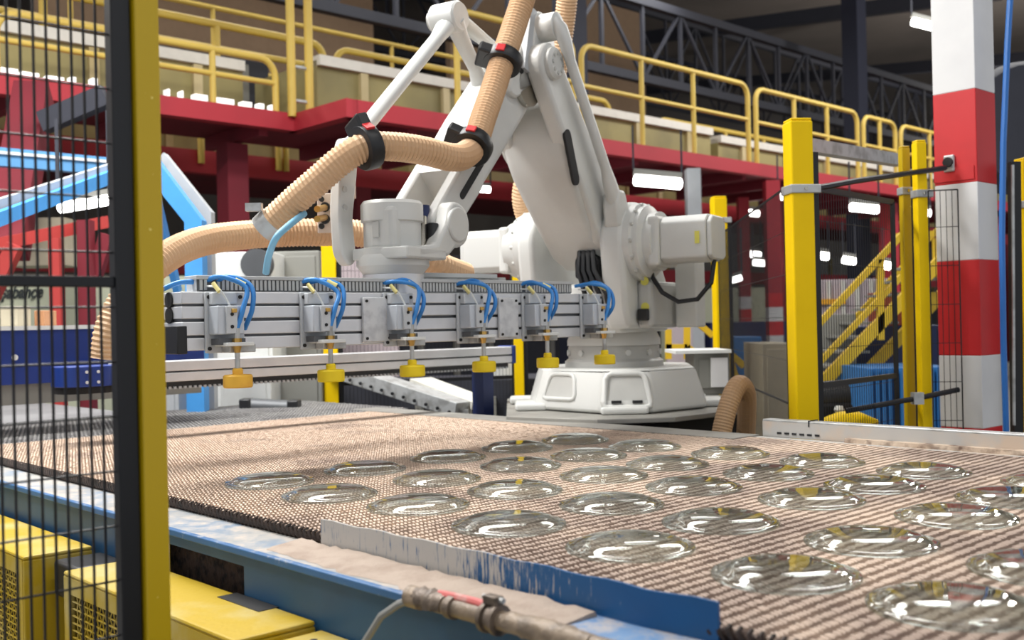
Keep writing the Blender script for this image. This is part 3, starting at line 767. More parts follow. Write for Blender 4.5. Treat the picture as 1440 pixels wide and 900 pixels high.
# small yellow railing behind robot
t = thing('step_railing', 'small yellow step railing just behind the robot base', 'railing', at(965, 500, 8))
for (p, q) in (((936, 441), (966, 441)), ((966, 441), (1002, 472)), ((936, 488), (966, 488)), ((966, 488), (990, 503)), ((940, 463), (940, 505)), ((966, 441), (966, 505))):
    MB().bar(at(*p, 8), at(*q, 8), .045, .045).build('rail', M['yellow_stair'], t, 0)
t = thing('angled_railing', 'short yellow railing slanting right of the post behind motor', 'railing', at(1035, 515, 8.2))
for (p, q) in (((1024, 495), (1046, 515)), ((1026, 505), (1034, 530))):
    MB().bar(at(*p, 8.2), at(*q, 8.2), .05, .05).build('rail', M['yellow_stair'], t, 0)
# background boxes at right
cab('beige_bin', 'beige steel bin left of the tallest yellow post', 1072, 1118, 7.4, .1, 1.22, M['beige_box'], .6, 'bin', True, False)
cab('stone_cabinet', 'dark beige cabinet behind the mesh below the stairs', 1146, 1205, 9.6, .1, 1.42, M['grey_cab'], .5)
t = cab('pale_partition', 'pale pinkish partition of panels behind the staircase', 1136, 1262, 12, .2, 1.82, M['pinkgrey'], .1, 'partition', False, False)
for k in range(6):
    c = at(1146+k*20, 440, 11.98); MB().box((c.x-.02, 11.96, .2), (c.x+.02, 12, 1.8)).build('rib', M['white_pipe'], t, 0)
c = at(1172, 424, 11.9); MB().cbox((c.x, 11.95, c.z), (.3, .04, .06)).build('orange_label', M['orange'], t)
t = cab('ridged_container', 'bright blue ridged container behind the gate posts', 1222, 1342, 8.0, .1, 1.0, M['blue_box'], .8, 'container', False, False)
for k in range(14):
    c = at(1226+k*8.6, 560, 7.97); MB().box((c.x-.012, 7.97, .1), (c.x+.012, 8.0, .98)).build('rib', M['blue_box'], t, 0)
cab('dark_press', 'dark blue press body behind the mesh under the stairs', 1200, 1330, 9.8, .2, 1.3, M['navy_dark'], .6, 'machine', False, False)
cab('rust_box', 'brown red box beyond the gate posts', 1242, 1305, 9.9, 1.3, 1.62, M['rust'], .4, 'box', False, False)
t = thing('black_motor', 'black motor with white knob behind the tallest yellow post', 'motor', at(1180, 570, 5.9))
MB().cyl(at(1143, 560, 5.9), at(1190, 556, 5.9), .09, 18).build('body', M['black'], t)
MB().cbox(at(1165, 585, 5.9), (.22, .2, .16)).build('base', M['plinth_black'], t, bevel=.02)
MB().lathe([(0, -.02), (.02, -.02), (.028, 0), (.02, .02), (0, .02)], tuple(at(1180, 576, 5.75)), 12).build('knob', M['white_cab'], t)
t = thing('yellow_vest_bag', 'crumpled yellow cover lying behind the far rail', 'cover', at(1190, 590, 5.6))
c = at(1192, 589, 5.6)
q = MB()
rings = []
for i in range(7):
    s = math.sin(math.pi*(i+.6)/7.2)
    rings.append([(c.x-.16+.32*i/6, c.y+.09*s*math.cos(a)*(.8+.3*random.random()), c.z-.02+.06*s*math.sin(a)*(.8+.4*random.random())) for a in [2*math.pi*k/10 for k in range(10)]])
q.loft(rings).build('cloth', M['yellow_post'], t, 60)
for k, (x, Y, ph, lab) in enumerate(((1089, 15, 0, 'red column with white bands left of the tallest yellow post'), (1048, 17, 1, 'thinner red and white banded column behind the yellow post'))):
    t = thing('banded_column', lab, 'column', (at(x, 450, Y).x, Y, 0))
    X = at(x, 450, Y).x; ww = .085 if k else .10
    z = 0.2
    z1 = [.55, .75, .95, 1.15, 1.35, 1.55, 1.75]
    for i in range(6):
        MB().box((X-ww, Y-ww, z1[i]), (X+ww, Y+ww, z1[i+1])).build('band', M['pillar_white'] if (i+ph) % 2 == 0 else M['red_bright'], t, 0)
    MB().box((X-ww, Y-ww, 0), (X+ww, Y+ww, .55)).build('column_foot', M['pillar_white'], t, 0)
    MB().box((X-ww, Y-ww, 1.75), (X+ww, Y+ww, 3.35)).build('column_shaft', M['red'], t, 0)
q = MB().box(tuple(at(966, 236, 12.5))[:2]+(0,), tuple(at(981, 236, 12.7))[:2]+(3.2,)).build('grey_duct', M['grey_beam'])
tag(q, 'tall light grey duct beside the red column behind motor', 'duct')
cab('blue_tank', 'bright blue tank low between the yellow post and beige bin', 1026, 1072, 10.2, .3, 1.22, M['blue_box'], .6, 'tank', False, False)
cab('dark_racking', 'dark blue racking row beyond the blue tank', 1000, 1125, 15.6, .1, 1.35, M['navy_dark'], .6, 'rack', False, False)
cab('glazed_wall', 'pale green glazed wall far behind the banded columns', 930, 1130, 19, .1, 1.95, M['pale_green'], .1, 'partition', False, False)
cab('pink_panel', 'pale ribbed panel behind the robot cable loop', 938, 975, 10.5, .4, 1.75, M['pinkgrey'], .1, 'panel', False, False)
cab('junction_cabinet', 'grey junction cabinet with white top beside the robot base', 976, 1026, 6.55, .93, 1.19, M['grey_cab'], .35)
a = at(950, 508, 6.5); b = at(1028, 508, 6.5)
q = MB().box((a.x, 6.48, 1.19), (b.x, 6.95, 1.21)).build('cabinet_top', M['white_cab'], bpy.data.objects['junction_cabinet'], 0)
MB().box((at(1000,500,6.5).x, 6.5, .98), (b.x-.02, 6.53, 1.16)).build('notice', M['pillar_white'], bpy.data.objects['junction_cabinet'], 0)

# ================================================================== CONVEYOR TABLE
tb = thing('conveyor_table', 'blue conveyor frame dusted with pale powder along the belt', 'conveyor frame', cw(2.5, 3, 0))
# top ledge between skirt and belt
cbx((1.25, 1.42, .862), (1.40, 6.2, .882), 'side_ledge', M['table_top'], tb, bevel=.003)
cbx((1.25, -.6, .862), (1.40, 1.42, .8825), 'side_ledge', M['table_top_blue'], tb, bevel=.003, label='bluer worn stretch of ledge')
# skirt with a slot
sk = MB(CF)
sk.box((1.25, -.6, .79), (1.268, 2.26, .862)); sk.box((1.25, 2.75, .70), (1.268, 6.2, .862))
sk.box((1.25, 2.26, .838), (1.268, 2.75, .862)); sk.box((1.25, 2.26, .70), (1.268, 2.75, .752))
sk.box((1.25, -.6, .70), (1.268, 2.26, .79))
sk.build('skirt', M['table_blue'], tb, 0)
cbx((1.235, -.6, .866), (1.252, 6.2, .884), 'edge_bead', M['edge_paint'], tb, bevel=.003)
MB(CF).box((1.33, 2.2, .72), (1.36, 2.82, .86)).build('slot_back', mat('rusty_grime', rgb(74,56,46), .9, c2=rgb(30,24,22), scale=40, amt=1, bump=.6), tb, 0)
cbx((1.40, -.6, .80), (3.80, 6.2, .86), 'bed_plate', M['plinth'], tb)
cbx((3.60, 2.5, .86), (3.79, 5.2, .9115), 'far_ledge', M['plinth'], tb)
cbx((3.72, -.6, .86), (3.79, 2.5, .905), 'far_ledge', M['dusty_galv'], tb)
for u in (0.3, 2.9, 5.4):
    for v in (1.45, 3.65): cbx((v-.05, u-.05, 0), (v+.05, u+.05, .80), 'leg', M['table_blue'], tb)
# splash plate, slightly bowed
sp = MB(CF)
n = 24; top = []; bot = []
rings = []
for k in range(n+1):
    u = 1.0+1.12*k/n
    v = 1.378+.02*math.sin(math.pi*k/n)*.4+ (.012 if k < 3 else 0)*(3-k)/3
    z1 = .948+.002*math.sin(k*1.7)
    rings.append([(v-.003, u, .882), (v+.003, u, .882), (v+.003, u, z1), (v-.003, u, z1)])
sp.loft(rings).build('splash_plate', M['splash'], tb, 30, label='upright blue splash plate with runs of dried pale slurry')
# thick powder crust along the ledge
q = MB(CF)
rings = []
random.seed(3)
for k in range(40):
    u = 1.25+.95*k/39
    h = .004+.005*random.random(); w = .095+.02*random.random()*math.sin(math.pi*k/39)
    rings.append([(1.37-w, u, .8825), (1.37-w*.8, u, .8825+h*.6), (1.37-w*.4, u, .8825+h), (1.372, u, .8825+h*1.6), (1.376, u, .8825)])
q.loft(rings).build('powder_crust', mat('pale_powder', rgb(176,160,147), .95, c2=rgb(160,143,130), scale=14, amt=1, bump=.25, bscale=120), tb, 40, stuff=True)

# ------------------------------------------------------------------ wire belt
def wire_belt(name, u0, u1, v0, v1, m, pu=.0160, pv=.0122, r=.0037, zf=None):
    nu = int((u1-u0)/pu); nv = int((v1-v0)/pv)
    V0 = []; SEC = 4
    # one loop: three stations along u, slanted in v, arched in z
    stn = np.array([[-.72, -.40, -.0007], [-.26, -.15, .0005], [.26, .15, .0005], [.72, .40, -.0007]])
    ang = np.arange(SEC)*2*np.pi/SEC+np.pi/4
    base = []
    for (a, b, z) in stn:
        for t in ang:
            base.append([b*pv*1.15 + r*1.25*np.cos(t)*.9, a*pu, z + r*np.sin(t)])
    base = np.array(base)                                  # v,u,z
    mir = base.copy(); mir[:, 0] *= -1
    mir = mir.reshape(4, SEC, 3)[:, ::-1].reshape(-1, 3)
    ii, jj = np.meshgrid(np.arange(nu), np.arange(nv), indexing='ij')
    ii = ii.ravel(); jj = jj.ravel()
    cu = u0+(ii+.5)*pu; cv = v0+(jj+.5+.0*(ii % 2))*pv
    rng = np.random.default_rng(5)
    cz = BELT_Z-.0042 + rng.normal(0, .0005, len(ii))
    cu = cu+rng.normal(0, .0005, len(ii)); cv = cv+rng.normal(0, .0006, len(ii))
    if zf is not None: cz = cz+zf(cv, cu)
    P = np.where((ii % 2 == 0)[:, None, None], base[None], mir[None])
    P = P+np.stack([cv, cu, cz], 1)[:, None, :]
    W3 = np.empty_like(P)
    W3[..., 0] = P[..., 0]*VX+P[..., 1]*UX; W3[..., 1] = P[..., 0]*VY+P[..., 1]*UY; W3[..., 2] = P[..., 2]
    q = []
    for k in range(3):
        for i in range(SEC):
            j = (i+1) % SEC
            if i == 2: continue                            # the hidden underside
            q.append([k*SEC+i, k*SEC+j, (k+1)*SEC+j, (k+1)*SEC+i])
    q = np.array(q)
    nl = len(ii); nvv = 4*SEC
    F = (q[None]+(np.arange(nl)*nvv)[:, None, None]).reshape(-1, 4)
    me = bpy.data.meshes.new(name)
    me.vertices.add(nl*nvv); me.vertices.foreach_set('co', W3.reshape(-1).astype(np.float32))
    me.loops.add(F.size); me.loops.foreach_set('vertex_index', F.reshape(-1).astype(np.int32))
    me.polygons.add(len(F)); me.polygons.foreach_set('loop_start', (np.arange(len(F))*4).astype(np.int32))
    me.polygons.foreach_set('use_smooth', np.ones(len(F), bool))
    me.update(); me.validate()
    me.materials.append(m)
    o = bpy.data.objects.new(name, me); COL.objects.link(o)
    o['kind'] = 'stuff'
    return o
belt = thing('wire_mesh_belt', 'wide woven wire conveyor belt dusted pinkish beige under the bowls', 'conveyor belt', cw(2.5, 2.5, BELT_Z))
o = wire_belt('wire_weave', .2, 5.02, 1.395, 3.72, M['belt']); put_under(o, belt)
cbx((1.395, .2, .893), (3.72, 5.02, .9035), 'backing', M['belt_base'], belt)
q = MB(CF)
random.seed(11)
for k in range(240):
    u = .25+k*.0199
    q.tube([(1.402, u-.004, .887), (1.391, u+.002, .889), (1.388, u+.012, .898), (1.391, u+.018, .907), (1.404, u+.021, .910)], .0042, 5)
q.build('edge_loops', M['belt_edge'], belt, 40, stuff=True)
belt2 = thing('shaded_mesh_belt', 'far stretch of wire mesh belt with shade put into its grey colour', 'conveyor belt', cw(2.5, 6, BELT_Z))  # shaded stretch of the belt built apart, its shade put into the grey
o = wire_belt('wire_weave', 5.04, 6.2, 1.0, 3.9, M['belt_shaded'], .03, .022, .0055); put_under(o, belt2)
gb = mat('shaded_underlayer', rgb(140,140,142), .7, c2=rgb(116,116,118), scale=2)
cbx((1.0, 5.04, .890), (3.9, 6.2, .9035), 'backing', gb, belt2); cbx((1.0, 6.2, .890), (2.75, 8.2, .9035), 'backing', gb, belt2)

# ------------------------------------------------------------------ far guide rail
t = thing('guide_rail', 'dusty galvanised guide rail with slots along the far belt edge', 'rail', cw(3.85, 1.4, .9))
cbx((3.80, -.5, .905), (3.812, 2.49, .968), 'web', M['dusty_galv'], t)
cbx((3.80, -.5, .966), (3.86, 2.49, .976), 'top_flange', M['galv'], t, bevel=.003)
cbx((3.77, -.5, .90), (3.80, 2.1, .922), 'crust', mat('crusted_dirt', rgb(206,186,166), .9, c2=rgb(120,100,88), scale=18, amt=1, bump=.7, bscale=40), t)
for k in range(6): MB(CF).box((3.797, 2.40-k*.035, .918), (3.801, 2.42-k*.035, .926)).build('slot', M['dark_gap'], t, 0)
cbx((3.797, 1.385, .90), (3.80, 1.39, .975), 'joint', M['dark_gap'], t)
cbx((3.797, 2.27, .955), (3.868, 2.274, .98), 'joint', M['dark_gap'], t)

# ------------------------------------------------------------------ glass bowls
def bowl_mesh():
    R = .14
    prof = [(R-.002, .000), (R, .002), (R, .0060), (R-.002, .0080), (.129, .0084), (.1238, .0096), (.119, .0125), (.110, .0185), (.095, .0235), (.07, .0272), (.04, .0288), (.0005, .0293)]
    inner = [(.0005, .0250), (.04, .0245), (.068, .0230), (.091, .0198), (.1055, .0152), (.1145, .0095), (.1185, .0055), (.123, .0035), (.128, .002), (R-.004, .0)]
    q = MB(); n = 64
    P = prof+inner
    rings = [[(r*math.cos(2*math.pi*k/n), r*math.sin(2*math.pi*k/n), z) for k in range(n)] for r, z in P]
    q.loft(rings+[rings[0]], False)
    return q.build('glass_bowl', M['glass'], None, 60)
b0 = bowl_mesh()
ord_ = ['first', 'second', 'third', 'fourth', 'fifth', 'sixth', 'seventh', 'eighth']
VV = [1.74, 2.10, 2.495, 2.83, 3.17]
UUm = [2.97, 2.59, 2.22, 1.855, 1.485, 1.11, .765, .40]
jit = {(0,0):(1.74,2.97),(0,1):(1.72,2.6),(0,2):(1.77,2.25)}
rown = ['row nearest the blue splash plate', 'second row from splash plate', 'middle row of the belt', 'second row from the far rail', 'row nearest the far rail']
random.seed(5)
first = True
for j, v in enumerate(VV):
    for i, u in enumerate(UUm):
        if j in (0,) and i == 7: pass
        vv, uu = jit.get((j, i), (v+random.uniform(-.012, .012), u+random.uniform(-.012, .012)))
        o = b0 if first else b0.copy()
        if not first: COL.objects.link(o)
        first = False
        o.location = cw(vv, uu, BELT_Z-.0005)
        o.rotation_euler.z = random.random()*6
        o['label'] = 'upturned glass bowl, %s from the gripper in the %s' % (ord_[i], rown[j])
        o['category'] = 'bowl'; o['group'] = 'glass bowls on the belt'

# ------------------------------------------------------------------ yellow guards in the foreground
def guard(label, u0, u1, v0, v1, z1, z0=.45, notch=False):
    t = thing('machine_guard', label, 'guard', cw((v0+v1)/2, (u0+u1)/2, z0))
    th = .012
    MB(CF).box((v0, u0, z1-th), (v1, u1, z1)).build('top_plate', M['yellow_guard'], t, 0, bevel=.006)
    for (a, b) in ((u0, u0+th), (u1-th, u1)):
        MB(CF).box((v0, a, z0), (v1, b, z1-th)).build('end_plate', M['yellow_guard'], t, 0, bevel=.004)
    # front with window frame and woven screen
    fz0, fz1, fu0, fu1 = z0+.04, z1-.055, u0+.045, u1-.045
    f = MB(CF)
    f.box((v0, u0+th, z0), (v0+th, u1-th, fz0)); f.box((v0, u0+th, fz1), (v0+th, u1-th, z1-th))
    f.box((v0, u0+th, fz0), (v0+th, fu0, fz1)); f.box((v0, fu1, fz0), (v0+th, u1-th, fz1))
    f.build('front_frame', M['yellow_guard'], t, 0)
    s = MB(CF); p = .0165
    nu_, nz_ = int((fu1-fu0)/p), int((fz1-fz0)/(p*1.1))
    for i in range(nu_):
        u = fu0+i*p
        zz = [(v0+.006+(.003 if (k+i) % 2 else -.001), u+(.002 if k % 2 else -.002), fz0+(fz1-fz0)*k/(nz_)) for k in range(nz_+1)]
        s.tube(zz, .0022, 4, False)
    for k in range(nz_+1):
        z = fz0+(fz1-fz0)*k/nz_
        s.tube([(v0+.006, fu0, z), (v0+.006, fu1, z)], .0024, 4, False)
    s.build('woven_screen', M['yellow_guard'], t, 30, stuff=True)
    MB(CF).box((v0+.05, fu0, z0), (v0+.06, fu1, fz1)).build('dark_inside', M['plinth_black'], t, 0)
    return t
guard('yellow sheet guard with woven screen front, farthest left behind the fence', 3.10, 4.3, 1.03, 1.225, .775)
g2 = guard('long yellow sheet guard below the slotted blue skirt', 1.945, 2.86, 1.05, 1.244, .77)
MB(CF).box((1.195, 2.10, .768), (1.246, 2.29, .7715)).build('hinge_notch', M['dark_gap'], g2, 0)
guard('yellow guard with a screw hole at the bottom edge nearest the cable', 1.2, 1.925, 1.11, 1.246, .755)
g3 = bpy.data.objects['machine_guard.002']
MB(CF).cyl((1.19, 1.87, .7545), (1.19, 1.87, .7562), .008, 12).build('screw_hole', M['dark_gap'], g3)
q = MB(CF).box((1.10, 2.90, .66), (1.24, 3.07, .76)).build('black_block', M['black'], bevel=.01)
tag(q, 'black block between the two left yellow guards', 'block')

# ------------------------------------------------------------------ pipe, clamp and cable on the near ledge
t = thing('dirty_pipe', 'dirt caked pipe with clamp lying along the near ledge', 'pipe', cw(1.2, 1.2, .9))
MB(CF).tube([(1.2, 1.55, .899), (1.2, 1.40, .900), (1.2, 1.18, .9005), (1.205, .6, .902)], .0165, 16).build('tube', M['grease'], t)
MB(CF).cyl((1.2, 1.555, .899), (1.2, 1.52, .899), .0205, 16).build('end_collar', M['grease'], t)
MB(CF).cyl((1.2, 1.44, .9), (1.2, 1.425, .9), .021, 14).build('collar', M['coupling'], t)
MB(CF).tube([(1.205, 1.475, .9135), (1.205, 1.44, .9155), (1.205, 1.38, .9165), (1.205, 1.352, .915)], .0095, 10).build('red_sleeve', M['red_sleeve'], t, label='faded red sleeve')
for k in range(3): MB(CF).cyl((1.2, 1.345-.014*k, .9), (1.2, 1.336-.014*k, .9), .0265 if k != 1 else .022, 18).build('clamp_ring', M['coupling'], t)
MB(CF).cbox((1.2, 1.326, .932), (.02, .035, .016)).build('clamp_lug', M['coupling'], t, 0, bevel=.003)
MB(CF).cyl((1.2, 1.35, .934), (1.2, 1.30, .934), .005, 8).build('clamp_bolt', M['galv'], t)
random.seed(9)
for (ua, ub) in ((1.535, 1.45), (1.29, 1.10)):
    rings = []
    for k in range(16):
        u = ua+(ub-ua)*k/15; h = .004+.008*random.random()*math.sin(math.pi*k/15)
        rings.append([(1.2+(.0165+h*(.3+.7*random.random()))*math.cos(a), u, .8995+(.0165+h*(.3+.7*random.random()))*math.sin(a)) for a in [math.pi*(-.15+1.3*j/9) for j in range(10)]]+[(1.19, u, .895), (1.21, u, .895)])
    MB(CF).loft(rings).build('dirt_crust', M['coupling'] if ua > 1.4 else M['grease'], t, 60, stuff=True)
q = MB().tube([tuple(cw(1.2, 1.545, .896)), tuple(cw(1.18, 1.565, .886)), tuple(cw(1.165, 1.60, .86)), tuple(cw(1.15, 1.64, .80)), tuple(cw(1.14, 1.66, .70))], .0075, 8).build('grey_cable', M['grey_cable'])
tag(q, 'grey cable drooping from the end of dirty pipe', 'cable')

# ------------------------------------------------------------------ near mesh fence and post
nf = thing('mesh_fence', 'black welded mesh fence panel on the near left', 'fence', cw(.55, 1.85, 0))
cbx((.776, 1.835, .02), (.812, 1.865, 2.1), 'upright_tube', M['black_frame'], nf, bevel=.003)
cbx((.2, 1.84, 1.480), (.776, 1.86, 1.499), 'cross_bar', M['black_frame'], nf, bevel=.002)
for k in range(22):
    v = .754-k*.0213
    MB(CF).cyl((v, 1.85, .05), (v, 1.85, 2.08), .0024, 6).build('wire', M['black_frame'], nf, 60)
for k in range(19):
    z = 1.640+.0975*(k-13)
    MB(CF).cyl((.2, 1.853, z), (.785, 1.853, z), .002, 6).build('cross_wire', M['black_frame'], nf, 60)
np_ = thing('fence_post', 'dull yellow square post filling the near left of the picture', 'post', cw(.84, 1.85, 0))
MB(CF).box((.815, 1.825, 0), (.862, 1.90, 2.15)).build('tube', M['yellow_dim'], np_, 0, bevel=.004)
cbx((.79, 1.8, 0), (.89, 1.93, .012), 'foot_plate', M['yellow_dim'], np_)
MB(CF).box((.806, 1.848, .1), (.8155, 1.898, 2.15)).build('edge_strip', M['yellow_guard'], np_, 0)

# ================================================================== ROBOT
RO = Vector((.557, 5.8, 0)); FLG = Vector((-.46, 4.11, 0))
ax = (FLG-RO).normalized(); py = Vector((-ax.y, ax.x, 0))
RF = Matrix(((ax.x, py.x, 0, RO.x), (ax.y, py.y, 0, RO.y), (0, 0, 1, 0), (0, 0, 0, 1)))
def rw(s, p, z): return RF @ Vector((s, p, z))
ZP = .93
pl = thing('robot_plinth', 'black steel plinth with worn top plate under the robot', 'plinth', (RO.x, RO.y, 0))
MB().prism([(-.04, 5.35), (.40, 5.06), (.78, 5.1), (1.28, 5.55), (1.28, 6.6), (-.04, 6.6)], 'xy', .905, .93).build('top_plate', M['plinth'], pl, 0, bevel=.004)
MB().prism([(0, 5.42), (.42, 5.14), (.76, 5.18), (1.2, 5.62), (1.2, 6.5), (0, 6.5)], 'xy', 0, .905).build('body', M['plinth_black'], pl, 0)

rb = thing('palletising_robot', 'large white palletising robot arm reaching over the belt', 'robot', (RO.x, RO.y, ZP))
WH = M['robot']; GR = M['robot_grey']
B0 = Matrix.Translation((RO.x, RO.y, 0))
# cast base: flared eight-sided body
def oct_(k, dz=0):
    P = [(-.12, -.48), (.15, -.50), (.46, -.24), (.52, .30), (.30, .52), (-.28, .52), (-.46, .28), (-.44, -.12)]
    return [(x*k, y*k) for x, y in P]
b = MB(B0)
rings = []
for (z, k) in ((.935, 1.0), (.975, 1.0), (1.13, .90), (1.155, .87)):
    rings.append([(x, y, z) for x, y in oct_(k)])
b.loft(rings).build('base_casting', WH, rb, 20, bevel=.018, seg=3)
def face_frame(i, z0, z1, t0, t1, name, inset=False):
    a0, a1 = oct_(1.0)[i], oct_(1.0)[(i+1) % 8]
    b0_, b1_ = oct_(.88)[i], oct_(.88)[(i+1) % 8]
    def P(t, h):
        lo = Vector(a0).lerp(Vector(a1), t); hi = Vector(b0_).lerp(Vector(b1_), t)
        q = lo.lerp(hi, h); n = Vector((a1[1]-a0[1], -(a1[0]-a0[0]))).normalized()
        return q, n
    return P
def frame_on(i, t0, t1, h0, h1, r, name, m, pocket=None):
    P = face_frame(i, 0, 0, 0, 0, '')
    pts = []
    for (t, h) in ((t0, h0), (t1, h0), (t1-.06, h1), (t0+.06, h1)):
        q, n = P(t, h); q = q+n*.006
        pts.append(Vector((q.x, q.y, .955+.19*h)))
    rp = []
    for k in range(4):
        p, a, c = pts[k], pts[k-1], pts[(k+1) % 4]
        for tt in (.0, .5, 1.0):
            e0 = p+(a-p).normalized()*.03; e1 = p+(c-p).normalized()*.03
            rp.append(e0*(1-tt)**2+p*2*tt*(1-tt)+e1*tt*tt)
    MB(B0).tube(rp, r, 8, closed=True).build(name, WH, rb, 60)
    q = MB(B0); q.add([tuple(x) for x in rp], [tuple(range(len(rp)))]).build(name.replace('rim', 'panel'), m, rb, 0)
frame_on(0, .04, .96, .04, .93, .016, 'nose_rim', GR)
frame_on(7, .10, .62, .22, .9, .012, 'pocket_rim', GR)
for t_ in (.3, .7):
    q, n = face_frame(0, 0, 0, 0, 0, '')(t_, .18); q = q+n*.012
    MB(B0).cbox((q.x, q.y, .992), (.05, .012, .014)).build('slot', M['dark_gap'], rb, 0)
for (x0, x1, y0, y1) in ((-.55, -.38, -.18, .12), (.38, .60, -.16, .12), (-.12, .12, -.53, -.4), (.36, .56, .3, .52), (-.58, -.36, .3, .52)):
    MB(B0).box((x0, y0, .932), (x1, y1, .968)).build('foot', WH, rb, 0, bevel=.012, seg=2)
# turntable
c = (RO.x, RO.y, 0)
MB().lathe([(0, 1.14), (.27, 1.14), (.27, 1.185), (.25, 1.2), (.25, 1.262), (.245, 1.27), (0, 1.27)], c, 40).build('turntable', GR, rb)
MB().lathe([(0, 1.27), (.255, 1.27), (.255, 1.30), (.235, 1.345), (0, 1.345)], c, 40).build('swivel_ring', WH, rb)
for k in range(12):
    a = 2*math.pi*k/12+.2
    MB().cyl((RO.x+.25*math.cos(a), RO.y+.25*math.sin(a), 1.232), (RO.x+.262*math.cos(a), RO.y+.262*math.sin(a), 1.232), .017, 8).build('ring_bolt', WH, rb)
# shoulder casting
SH = MB(RF)
SH.prism(rounded([(-.22, 1.34), (.38, 1.34), (.42, 1.42), (.40, 1.60), (-.18, 1.60)], .03), 'xz', -.20, .24)
SH.build('shoulder_casting', WH, rb, 30, bevel=.02)
def upright(p0, p1, name, big):
    poly = [(-.16, 1.36), (.42, 1.36), (.47, 1.45)] + [(.3+.21*math.cos(a), 1.80+.21*math.sin(a)) for a in [(-.25+k*(math.pi+.1)/12) for k in range(13)]] + [(-.10, 1.55)]
    MB(RF).prism(poly, 'xz', p0, p1).build(name, WH, rb, 25, bevel=.025, seg=3)
upright(.17, .30, 'right_upright', True)
upright(-.31, -.21, 'left_upright', True)
def gear(p0, sg, name):
    prof = [(0, 0), (.20, 0), (.20, .05), (.185, .06), (.185, .085), (.15, .10), (.15, .145), (0, .145)]
    MB(RF).lathe([(r, p0+sg*d) for r, d in prof], (.3, 0, 1.80), 40, 'y').build(name+'_housing', WH, rb, 35)
    for k in range(14):
        a = 2*math.pi*k/14
        MB(RF).cyl((.3+.192*math.cos(a), p0+sg*.05, 1.80+.192*math.sin(a)), (.3+.192*math.cos(a), p0+sg*.064, 1.80+.192*math.sin(a)), .010, 8).build('gear_bolt', GR, rb)
    lo, hi = sorted((p0+sg*.12, p0+sg*.18)); 
    MB(RF).box((.17, lo, 1.67), (.43, hi, 1.92)).build(name+'_flange', WH, rb, 0, bevel=.015, seg=2)
    lo, hi = sorted((p0+sg*.18, p0+sg*.42))
    poly = rounded([(.19, 1.705), (.23, 1.685), (.37, 1.685), (.41, 1.705), (.41, 1.88), (.37, 1.915), (.23, 1.915), (.19, 1.88)], .01)
    MB(RF).prism(poly, 'xz', lo, hi).build(name+'_motor', WH, rb, 25, bevel=.006)
    lo, hi = sorted((p0+sg*.42, p0+sg*.445))
    MB(RF).prism([(.3+(x-.3)*.93, 1.80+(z-1.80)*.93) for x, z in poly], 'xz', lo, hi).build(name+'_motor_cap', WH, rb, 25, bevel=.006)
gear(.28, 1, 'right_gear'); gear(-.29, -1, 'left_gear')
MB(RF).box((.405, .645, 1.77), (.415, .668, 1.83)).build('yellow_sticker', M['sticker'], rb, 0)
# ear for the parallel rod
MB(RF).prism(rounded([(.36, 1.90), (.50, 1.86), (.52, 1.98), (.505, 2.05), (.43, 2.06), (.40, 2.0)], .03), 'xz', .20, .29).build('rod_ear', WH, rb, 30, bevel=.015)
# column below right upright, connector and cables
MB(RF).box((-.02, .30, 1.36), (.34, .38, 1.60)).build('side_cover', GR, rb, 0, bevel=.02)
MB(RF).box((.342, .31, 1.40), (.37, .37, 1.46)).build('connector', M['black'], rb, 0, bevel=.008)
for z in (1.47, 1.60): MB(RF).cyl((.341, .345, z), (.346, .345, z), .022, 12).build('yellow_sticker', M['sticker'], rb)
MB(RF).tube([(.3, .70, 1.69), (.32, .69, 1.58), (.33, .62, 1.50), (.33, .52, 1.49), (.32, .43, 1.54), (.30, .37, 1.62), (.3, .36, 1.68)], .012, 8).build('motor_cable', M['black'], rb)
MB(RF).box((-.05, .40, 1.36), (.08, .52, 1.72)).build('side_box', WH, rb, 0, bevel=.01)

# lower arm: hollow casting lofted between the two joints
J1 = Vector((.30, 1.80)); J2 = Vector((.97, 2.60))
dx = (J2-J1).normalized(); nn = Vector((dx.y, -dx.x))          # nn points forward
def arm_rings(J1, J2, st, rc=.25):
    d = (J2-J1); L = d.length; d = d.normalized(); n = Vector((d.y, -d.x)); out = []
    for (t, pa, pb, fa, fb) in st:
        c = J1+d*(t*L)
        ring = []
        poly = rounded([(pa, fa), (pb, fa), (pb, fb), (pa, fb)], min(.04, abs(pb-pa)*.3, abs(fb-fa)*.3), 3)
        for (p, f) in poly: q = c+n*f; ring.append((q.x, p, q.y))
        out.append(ring)
    return out
la = MB(RF).loft(arm_rings(J1, J2, [(-.08, -.13, .13, -.12, .10), (.02, -.15, .15, -.16, .14), (.25, -.16, .155, -.15, .16), (.5, -.185, .165, -.13, .15), (.66, -.195, .17, -.12, .12), (.74, -.19, .17, -.11, .06), (.78, -.18, .165, -.10, -.02)]))
la.build('lower_arm', WH, rb, 40)
def capsule(J1, J2, t0, r0, t1, r1, n=10):
    """outline in the arm plane: two round ends joined"""
    d = (J2-J1); L = d.length; d = d.normalized(); nn = Vector((d.y, -d.x)); A = J1+d*(t0*L); Bq = J1+d*(t1*L)
    o = []
    for k in range(n+1):
        a = -math.pi/2+math.pi*k/n; o.append(Bq+d*(r1*math.cos(a))+nn*(r1*math.sin(a)))
    for k in range(n+1):
        a = math.pi/2+math.pi*k/n; o.append(A+d*(r0*math.cos(a))+nn*(r0*math.sin(a)))
    return [(q.x, q.y) for q in o]
MB(RF).prism(capsule(J1, J2, .12, .145, 1.0, .10), 'xz', .09, .18).build('fork_ear', WH, rb, 30, bevel=.02, seg=3)
MB(RF).prism(capsule(J1, J2, .62, .12, 1.0, .10), 'xz', -.20, -.12).build('fork_ear', WH, rb, 30, bevel=.02, seg=3)
